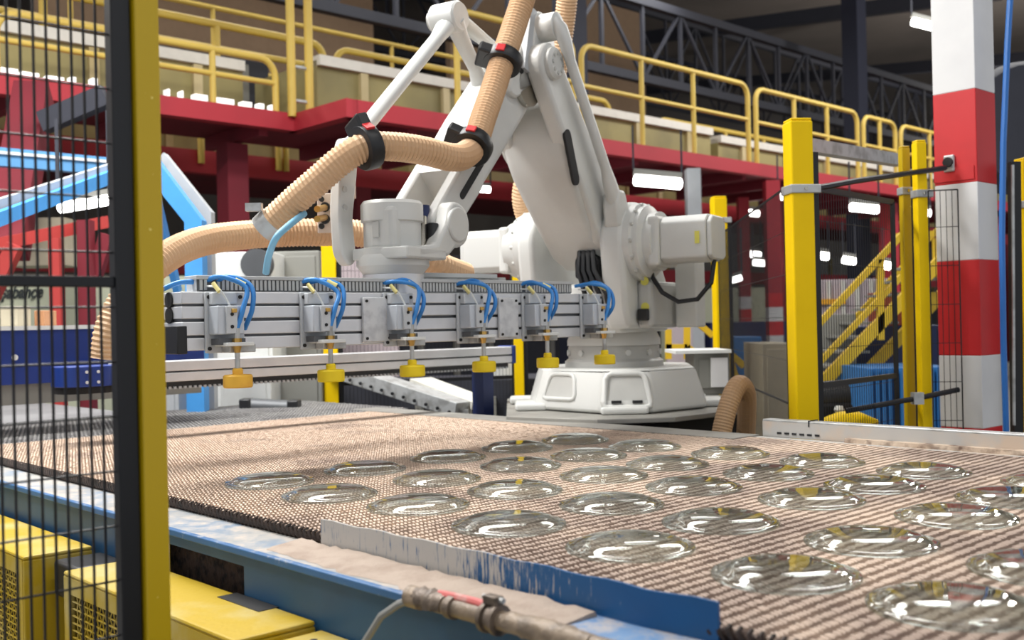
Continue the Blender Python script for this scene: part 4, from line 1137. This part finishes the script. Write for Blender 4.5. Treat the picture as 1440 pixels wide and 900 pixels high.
MB(RF).lathe([(0, .17), (.075, .17), (.075, .20), (.06, .212), (0, .212)], (J2.x, 0, J2.y), 28, 'y').build('joint_boss', WH, rb)
for k in range(8):
    a = 2*math.pi*k/8
    MB(RF).cyl((J2.x+.045*math.cos(a), .21, J2.y+.045*math.sin(a)), (J2.x+.045*math.cos(a), .217, J2.y+.045*math.sin(a)), .009, 8).build('boss_bolt', GR, rb)
MB(RF).prism(capsule(Vector((.755, 2.09)), Vector((.83, 2.285)), 0, .032, 1, .032), 'xz', .17, .183).build('arm_slot', M['dark_gap'], rb, 30)
MB(RF).prism(capsule(J1, J2, .02, .05, .10, .05), 'xz', .12, .155).build('arm_slot', M['dark_gap'], rb, 30)
MB(RF).cyl((J2.x+.05, -.12, J2.y-.10), (J2.x+.05, .088, J2.y-.10), .095, 28).build('joint_shaft', M['chrome'], rb, label='polished steel joint shaft')
# cable mouth at the foot of the lower arm
c0 = J1+nn*.145
MB(RF).prism(rounded([(.02, 1.62), (.15, 1.62), (.15, 1.72), (.10, 1.76), (.05, 1.75), (.02, 1.72)], .02), 'yz', .36, .475).build('cable_mouth', M['dark_gap'], rb, 30)
for k in range(4): MB(RF).tube([(.46, .04+.025*k, 1.76), (.50, .05+.03*k, 1.66), (.49, .08+.04*k, 1.54), (.44, .10+.03*k, 1.44)], .013, 8).build('arm_cable', M['black'], rb)

# forearm
E1 = Vector((.80, 2.76)); E2 = Vector((1.76, 1.80))
fa = MB(RF).loft(arm_rings(E1, E2, [(-.10, -.15, .02, .0, .11), (-.06, -.185, .04, -.03, .13), (.05, -.205, .05, -.05, .14), (.25, -.21, .055, -.06, .14), (.5, -.20, .07, -.07, .125), (.72, -.17, .09, -.08, .10), (.80, -.165, .10, -.08, .09)]))
for i, v_ in enumerate(fa.v): pass
fa.build('forearm', WH, rb, 40)
for (a, b_) in ((-.165, -.115), (.045, .10)):
    MB(RF).prism(capsule(E1, E2, .76, .085, 1.0, .075), 'xz', a, b_).build('wrist_fork', WH, rb, 30, bevel=.012)
MB(RF).prism(capsule(E1, E2, .70, .016, .86, .016), 'xz', .098, .104).build('forearm_slot', M['dark_gap'], rb, 30)
# elbow plate and rod lever
MB(RF).prism(rounded([(.86, 2.83), (.98, 2.80), (1.12, 2.62), (1.20, 2.44), (1.14, 2.42), (1.0, 2.50), (.90, 2.52), (.86, 2.62)], .03), 'xz', .0, .088).build('elbow_plate', WH, rb, 30, bevel=.012)
MB(RF).prism(capsule(Vector((.97, 2.60)), Vector((.94, 2.80)), 0, .075, 1, .062), 'xz', .06, .115).build('elbow_lever', WH, rb, 30, bevel=.012)
MB(RF).lathe([(0, .09), (.065, .09), (.065, .20), (.04, .21), (0, .21)], (.94, 0, 2.78), 24, 'y').build('lever_boss', WH, rb)
MB(RF).cyl((.94, .205, 2.78), (.94, .214, 2.78), .022, 12).build('lever_pin', M['dark_gap'], rb)
for (s_, z_) in ((1.04, 2.70), (.99, 2.60), (1.10, 2.56)): MB(RF).cyl((s_, .08, z_), (s_, .094, z_), .018, 12).build('plate_hole', M['dark_gap'], rb)
MB(RF).bar((1.0, .095, 2.86), (1.08, .095, 2.56), .03, .05).build('elbow_bracket', M['grey_beam'], rb, 0)
# parallel rod on the right
MB(RF).tube([(.95, .19, 2.80), (.945, .215, 2.76), (.93, .232, 2.70), (.90, .24, 2.62), (.56, .245, 2.16), (.52, .245, 2.09), (.47, .245, 2.01)], [.045, .052, .046, .036, .036, .05, .058], 14, flat=.7).build('parallel_rod', WH, rb, 50)
# upper linkage triangle and wrist rod
AP = Vector((1.36, 2.77))
MB(RF).lathe([(0, -.20), (.062, -.20), (.07, -.19), (.07, -.07), (.062, -.06), (0, -.06)], (AP.x, 0, AP.y), 24, 'y').build('link_boss', WH, rb)
MB(RF).cyl((AP.x, -.22, AP.y), (AP.x, -.19, AP.y), .045, 16).build('boss_cap', GR, rb)
MB(RF).tube([(AP.x, -.11, AP.y), (AP.x-.06, -.11, AP.y), (1.02, -.12, 2.72), (.95, -.12, 2.70)], [.05, .045, .033, .05], 12, flat=.7).build('link_arm', WH, rb, 50)
MB(RF).tube([(AP.x, -.10, AP.y-.02), (AP.x-.05, -.105, AP.y-.07), (1.16, -.12, 2.58), (1.10, -.125, 2.50)], [.05, .042, .033, .05], 12, flat=.7).build('link_arm', WH, rb, 50)
MB(RF).tube([(AP.x, -.12, AP.y), (AP.x+.04, -.12, AP.y-.05), (AP.x+.10, -.12, AP.y-.11), (2.02, -.135, 2.14), (2.06, -.135, 2.09), (2.08, -.135, 2.05)], [.058, .05, .038, .038, .05, .055], 14, flat=.75).build('wrist_rod', WH, rb, 50)
MB(RF).prism(rounded([(2.02, 2.12), (2.10, 2.14), (2.135, 2.05), (2.15, 1.84), (2.14, 1.68), (2.09, 1.63), (2.05, 1.66), (2.07, 1.82), (2.04, 1.98)], .03), 'xz', -.165, -.115).build('wrist_link', WH, rb, 30, bevel=.012)
MB(RF).box((2.02, -.172, 1.93), (2.10, -.166, 2.05)).build('scuffed_patch', M['tag'], rb, 0)
for (s_, z_) in ((2.11, 2.0), (2.12, 1.93), (2.12, 1.86), (2.10, 2.07)): MB(RF).cyl((s_, -.118, z_), (s_, -.108, z_), .012, 10).build('link_bolt', GR, rb)
# wrist housing
wc = rw(1.972, 0, 0)
MB().lathe([(0, 1.675), (.135, 1.675), (.135, 1.70), (.112, 1.705), (.112, 1.80), (.122, 1.806), (.122, 1.872), (.112, 1.885), (0, 1.89)], (wc.x, wc.y, 0), 40).build('wrist_housing', WH, rb, 35)
MB().lathe([(0, 1.60), (.115, 1.60), (.125, 1.612), (.142, 1.632), (.142, 1.66), (.135, 1.675), (0, 1.675)], (wc.x, wc.y, 0), 40).build('tool_flange', WH, rb, 35)
MB(RF).box((1.90, -.03, 1.69), (2.085, .09, 1.86)).build('wrist_cover', WH, rb, 0, bevel=.02)
MB(RF).box((2.086, -.005, 1.74), (2.09, .025, 1.80)).build('rating_plate', M['robot_grey'], rb, 0)
MB(RF).prism([(1.76+.092*math.cos(a), 1.80+.092*math.sin(a)) for a in [math.pi*(.42+k/14*1.12) for k in range(15)]] + [(1.82, 1.672), (2.03, 1.655), (2.03, 1.70), (1.90, 1.715), (1.83, 1.80), (1.80, 1.88)], 'xz', .095, .165).build('tilt_bracket', WH, rb, 25, bevel=.014, seg=2)
MB(RF).cyl((1.76, .155, 1.80), (1.76, .175, 1.80), .07, 24).build('tilt_boss', WH, rb, bevel=.006)
MB(RF).prism(rounded([(1.84, 1.655), (2.10, 1.655), (2.10, 1.70), (1.84, 1.70)], .01), 'xz', -.10, .165).build('bracket_floor', WH, rb, 20, bevel=.01)
MB(RF).cyl((1.86, .07, 1.83), (1.90, .09, 1.70), .014, 10).build('wrist_damper', M['chrome'], rb)
MB(RF).cyl((1.84, .10, 1.80), (1.86, .11, 1.70), .024, 12).build('wrist_connector', M['black'], rb)
MB(RF).cyl((1.82, .03, 1.88), (1.82, .04, 1.72), .035, 12).build('blue_connector', M['navy_dark'], rb)

# ================================================================== GRIPPER
gp = thing('vacuum_gripper', 'long aluminium vacuum gripper beam hanging from the robot wrist', 'gripper', cw(2.5, 3.25, 1.33))
f0, f1 = 3.165, 3.33
cbx((1.555, f0+.012, 1.335), (3.44, f1, 1.52), 'profile_core', M['alu_dark'], gp)
for (z0, z1) in ((1.335, 1.376), (1.384, 1.428), (1.438, 1.478), (1.486, 1.525)):
    cbx((1.55, f0, z0), (3.445, f1+.01, z1), 'profile_rib', M['alu'], gp, bevel=.003)
cbx((1.53, f0-.005, 1.325), (1.565, f1+.015, 1.415), 'end_cap', M['black'], gp, bevel=.003)
for z in (1.45, 1.50): MB(CF).cyl((1.545, 3.25, z), (1.56, 3.25, z), .026, 14).build('end_bore', M['dark_gap'], gp)
# slotted cable duct
cbx((1.62, 3.20, 1.527), (3.40, 3.27, 1.578), 'cable_duct', M['duct'], gp)
dl = MB(CF)
for k in range(112):
    v = 1.628+k*.0158
    if any(abs(v-(1.70+.3575*i)+.03) < .012 for i in range(6)): continue
    dl.box((v, 3.192, 1.532), (v+.0095, 3.202, 1.566))
dl.build('duct_fingers', M['duct'], gp, 0, stuff=True)
cbx((1.62, 3.196, 1.530), (3.40, 3.2, 1.568), 'duct_gap', M['duct_slot'], gp)
cbx((1.615, 3.188, 1.567), (3.405, 3.275, 1.580), 'duct_lid', M['duct'], gp, bevel=.002)
cbx((2.66, 3.32, 1.525), (3.12, 3.42, 1.60), 'rear_tray', M['galv'], gp, bevel=.003)
cbx((2.62, 3.30, 1.595), (3.05, 3.40, 1.612), 'rear_tray_lid', M['duct'], gp)
MB().lathe([(0, 1.52), (.12, 1.52), (.12, 1.60), (0, 1.60)], (wc.x, wc.y, 0), 32).build('adapter', M['alu'], gp)
for (a, b_) in ((2.245, 2.375), (2.92, 3.03)):
    cbx((a, f0-.014, 1.343), (b_, f0-.001, 1.508), 'joint_plate', M['plate'], gp, bevel=.004)
    q = bpy.data.objects[[o.name for o in COL.objects if o.name.startswith('joint_plate')][-1]]
    for dv in (.015, b_-a-.015):
        for z in (1.357, 1.494): MB(CF).cyl((a+dv, f0-.018, z), (a+dv, f0-.012, z), .0055, 8).build('screw', M['dark_gap'], q)
pads = [1.70+.3575*i for i in range(6)]
def tube_pts(P, n=6):
    """Catmull-Rom through P"""
    P = [Vector(p) for p in P]; P = [P[0]*2-P[1]]+P+[P[-1]*2-P[-2]]; out = []
    for i in range(1, len(P)-2):
        for k in range(n):
            t = k/n; a, b, c, d = P[i-1:i+3]
            out.append(.5*((2*b)+(c-a)*t+(2*a-5*b+4*c-d)*t*t+(3*b-a-3*c+d)*t**3))
    out.append(P[-2]); return out
random.seed(21)
for i, pv in enumerate(pads):
    w0, w1 = pv-.075, pv+.065
    mp = cbx((w0, f0-.012, 1.325), (w1, f0, 1.525), 'valve_plate', M['valve'], gp, bevel=.004)
    for (dv, z) in ((.012, 1.34), (.012, 1.508), (.125, 1.34), (.125, 1.508)):
        MB(CF).cyl((w0+dv, f0-.017, z), (w0+dv, f0-.011, z), .0065, 8).build('screw', M['dark_gap'], mp)
    vb = cbx((w0+.01, f0-.075, 1.385), (w1-.035, f0-.012, 1.478), 'valve_block', M['valve_light'], gp, bevel=.004)
    cbx((w0+.035, f0-.085, 1.388), (w0+.075, f0-.075, 1.476), 'valve_cover', M['valve'], vb, bevel=.002)
    for z in (1.41, 1.45): MB(CF).cyl((w0+.055, f0-.088, z), (w0+.055, f0-.084, z), .006, 8).build('screw', M['dark_gap'], vb)
    cbx((w0+.012, f0-.04, 1.482), (w0+.10, f0-.012, 1.522), 'valve_cap', M['valve'], vb, bevel=.004)
    cbx((pv-.02, f0-.066, 1.325), (pv+.075, f0-.012, 1.352), 'clamp_foot', M['galv'], mp, bevel=.003)
    cbx((w0+.015, f0-.07, 1.352), (w0+.11, f0-.02, 1.372), 'clamp_gap', M['alu_dark'], mp)
    cbx((pv-.045, f0-.10, 1.347), (pv+.05, f0-.012, 1.359), 'bracket', M['white_cab'], mp, bevel=.002)
    u_ = f0-.078
    MB(CF).cyl((pv, u_, 1.405), (pv, u_, 1.372), .0095, 10).build('fitting', M['galv'], mp)
    MB(CF).cyl((pv, u_, 1.372), (pv, u_, 1.356), .015, 6).build('hex_nut', M['brass'], mp)
    MB(CF).cyl((pv, u_, 1.347), (pv, u_, 1.325), .014, 6, .009).build('hex_nut', M['brass'], mp)
    MB(CF).cyl((pv, u_, 1.325), (pv, u_, 1.26), .0085, 10).build('spindle', M['galv'], mp)
    sp_ = M['pad_orange'] if i == 0 else M['pad_yellow']
    MB(CF).lathe([(0, 1.275), (.013, 1.275), (.017, 1.270), (.017, 1.256), (.043, 1.254), (.047, 1.249), (.047, 1.216), (.044, 1.212), (0, 1.212)], (pv, u_, 0), 28).build('suction_pad', sp_, gp, 35, label='yellow suction pad' if i else 'worn orange suction pad')
    # blue tubes
    z0 = 1.575
    j = lambda s: random.uniform(-s, s)
    for (a, b_, d) in ((-.035, 0, .0), (.0, .055, .012)):
        P = [(pv+a-.01, 3.215, 1.56), (pv+a+.02+j(.008), 3.15, 1.572+j(.006)), (pv+a*.2+.05+d, 3.10, 1.535+j(.01)), (pv+b_*.6+.022+j(.006), 3.082, 1.47), (pv+b_, u_ if b_ == 0 else f0-.03, 1.402)]
        MB(CF).tube(tube_pts(P), .0082, 8).build('air_tube', M['blue_tube'], mp, 60)
    MB(CF).tube(tube_pts([(pv-.05, 3.19, 1.545), (pv-.045, 3.12, 1.535), (pv-.02, 3.105, 1.49), (pv-.015, f0-.075, 1.455)]), .0035, 6).build('signal_wire', M['white_cab'], mp, 60)
    MB(CF).tube([(pv-.052, 3.14, 1.552), (pv-.044, 3.115, 1.524)], .008, 6).build('cable_tag', M['tag'], mp, 60)
    MB(CF).tube([(pv+.02, 3.13, 1.562), (pv+.045, 3.108, 1.545)], .0098, 6).build('cable_tag', M['tag'], mp, 60)
    cbx((pv-.022, f0-.092, 1.455), (pv-.004, f0-.07, 1.468), 'plug', M['brass'], vb, bevel=.002)
MB(CF).tube(tube_pts([(1.64, 3.22, 1.56), (1.57, 3.24, 1.555), (1.50, 3.28, 1.51), (1.46, 3.34, 1.43)]), .009, 8).build('end_tube', M['blue_tube'], gp, 60)

# ================================================================== HOSES
def hose_mesh(P, r, pitch, n=16, amp=.10, m='hose', dense=14):
    C = tube_pts(P, dense)
    L = [0]
    for a, b in zip(C, C[1:]): L.append(L[-1]+(b-a).length)
    step = pitch/4; N = int(L[-1]/step); out = []; rs = []; k = 0
    for i in range(N+1):
        s = i*step
        while k < len(L)-2 and L[k+1] < s: k += 1
        t = (s-L[k])/max(1e-9, L[k+1]-L[k]); out.append(C[k].lerp(C[k+1], min(1, t)))
        rs.append(r*(1+amp*(.5-abs((i % 4)-2)/2)*1.0))
    return MB().tube(out, rs, n)
def clamp(parent, c, axis, r, name='hose_clamp', bracket=None):
    axis = Vector(axis).normalized()
    R = axis.to_track_quat('Z', 'Y').to_matrix().to_4x4(); R.translation = c
    q = MB(R)
    n = 28
    rings = []
    for (rr, z) in ((r, -.028), (r+.026, -.028), (r+.03, -.02), (r+.03, .02), (r+.026, .028), (r, .028)):
        rings.append([(rr*math.cos(2*math.pi*k/n), rr*math.sin(2*math.pi*k/n), z) for k in range(n)])
    q.loft(rings+[rings[0]], False)
    o = q.build(name, M['black'], parent, 40)
    if bracket:
        d = R.inverted().to_3x3() @ Vector(bracket); d.z = 0; d.normalize()
        a = math.atan2(d.y, d.x)
        R2 = R @ Matrix.Rotation(a, 4, 'Z')
        MB(R2).box((r-.01, -.06, -.026), (r+.062, .06, .026)).build('clamp_block', M['black'], o, 0, bevel=.01)
        d = R.inverted().to_3x3() @ Vector((0, -.75, .8)); R3 = R @ Matrix.Rotation(math.atan2(d.y, d.x), 4, 'Z')
        MB(R3).box((r+.024, -.02, -.018), (r+.036, .02, .018)).build('red_latch', M['red_bright'], o, 0, bevel=.003)
    return o
h1 = thing('corrugated_hose', 'tan corrugated vacuum hose clamped along the robot forearm', 'hose', at(515, 205, 4.0))
HP = [(838, 352, 6.05), (790, 330, 6.0), (745, 325, 5.95), (734, 270, 5.85), (758, 190, 5.75), (785, 90, 5.6), (800, -40, 5.4), (788, -110, 5.2), (768, -105, 4.95), (750, -50, 4.8), (735, 0, 4.75), (722, 40, 4.7), (707, 84, 4.62), (694, 125, 4.54), (680, 165, 4.46), (667, 203, 4.36), (652, 219, 4.26), (632, 221, 4.18), (600, 213, 4.1), (560, 207, 4.02), (515, 207, 3.95), (482, 224, 3.93), (447, 254, 3.93), (415, 282, 3.95), (378, 317, 3.98)]
hose_mesh([at(*p) for p in HP[2:]], .054, .0165).build('hose_tube', M['hose'], h1, 0)
clamp(h1, at(707, 86, 4.62), at(694, 125, 4.54)-at(722, 40, 4.7), .056, bracket=at(690, 78, 4.62)-at(707, 86, 4.62))
clamp(h1, at(664, 206, 4.34), at(652, 222, 4.26)-at(674, 184, 4.40), .056, bracket=at(640, 195, 4.34)-at(664, 206, 4.34))
clamp(h1, at(516, 207, 3.95), at(490, 218, 3.9)-at(545, 206, 4.0), .056, bracket=at(500, 180, 3.95)-at(516, 207, 3.95))
c = at(380, 315, 3.98); d = (at(378, 317, 3.98)-at(415, 282, 3.95)).normalized()
MB().cyl(c-d*.02, c+d*.035, .060, 24).build('hose_coupling', M['galv'], h1, 35, label='silver coupling band')
MB().cbox(c+Vector((-.05, -.04, .06)), (.06, .03, .03)).build('coupling_bolt', M['galv'], h1, 0)
h2 = thing('corrugated_hose', 'tan corrugated hose arching left behind the gripper to the navy end housing', 'hose', at(300, 335, 4.2))
HP2 = [(655, 388, 4.75), (615, 372, 4.62), (560, 342, 4.6), (500, 328, 4.55), (440, 327, 4.45), (390, 328, 4.38), (340, 331, 4.28), (290, 338, 4.15), (250, 352, 4.02), (214, 376, 3.9), (188, 404, 3.85), (168, 436, 3.82), (155, 468, 3.8), (150, 505, 3.8)]
hose_mesh([at(*p) for p in HP2], .057, .0165).build('hose_tube', M['hose'], h2, 0)
h3 = thing('bent_hose', 'brown hose bent over like a hook right of the robot base', 'hose', at(1035, 560, 5.0))
hose_mesh([at(*p) for p in [(1012, 622, 4.9), (1020, 585, 4.92), (1030, 555, 4.95), (1040, 541, 5.0), (1049, 553, 5.1), (1050, 585, 5.2), (1048, 622, 5.3)]], .046, .014, amp=.05).build('hose_tube', M['hose_old'], h3, 0)
# valve bracket plate behind the hose
vbk = thing('valve_bracket', 'pale punched bracket plate with fittings left of the wrist', 'bracket', at(462, 295, 4.3))
q = at(446, 266, 4.25); 
MB().box((at(446, 300, 4.25).x, 4.25, at(446, 328, 4.25).z), (at(478, 300, 4.25).x, 4.258, at(446, 272, 4.25).z)).build('plate', mat('pinkish_plate', rgb(206,190,178), .5, .2), vbk, 0, bevel=.004)
MB().box((at(466, 262, 4.25).x, 4.252, at(478, 280, 4.25).z), (at(500, 262, 4.25).x, 4.26, at(478, 238, 4.25).z)).build('arm_plate', mat('pinkish_arm', rgb(200,176,164), .5, .2), vbk, 0, bevel=.004)
for (x, y, r) in ((452, 268+12, .011), (457, 291, .02), (457, 308, .02), (470, 318, .011), (452, 318, .012)):
    c = at(x, y, 4.245); MB().cyl(c, c+Vector((0, .01, 0)), r, 14).build('hole', M['dark_gap'], vbk)
for y in (292, 306): MB().cyl(at(457, y, 4.24), at(446, y+2, 4.1), .013, 10).build('fitting', M['brass'], vbk)
MB().cyl(at(482, 288, 4.3), at(492, 292, 4.3), .05, 18).build('dark_valve', M['black'], vbk)
q = MB().tube(tube_pts([at(428, 300, 3.95), at(405, 318, 3.85), at(388, 335, 3.8), at(378, 360, 3.85), at(374, 384, 3.9)]), .013, 8).build('light_blue_tube', mat('light_blue_hose', rgb(120,176,206), .4), None, 60)
tag(q, 'light blue tube drooping from the hose coupling to the duct', 'tube')
q = MB().tube(tube_pts([at(478, 310, 4.3), at(484, 325, 4.3), at(490, 345, 4.3)]), .016, 8).build('blue_tube', M['blue_box'], None, 60)
tag(q, 'short dark blue tube beside the wrist', 'tube')
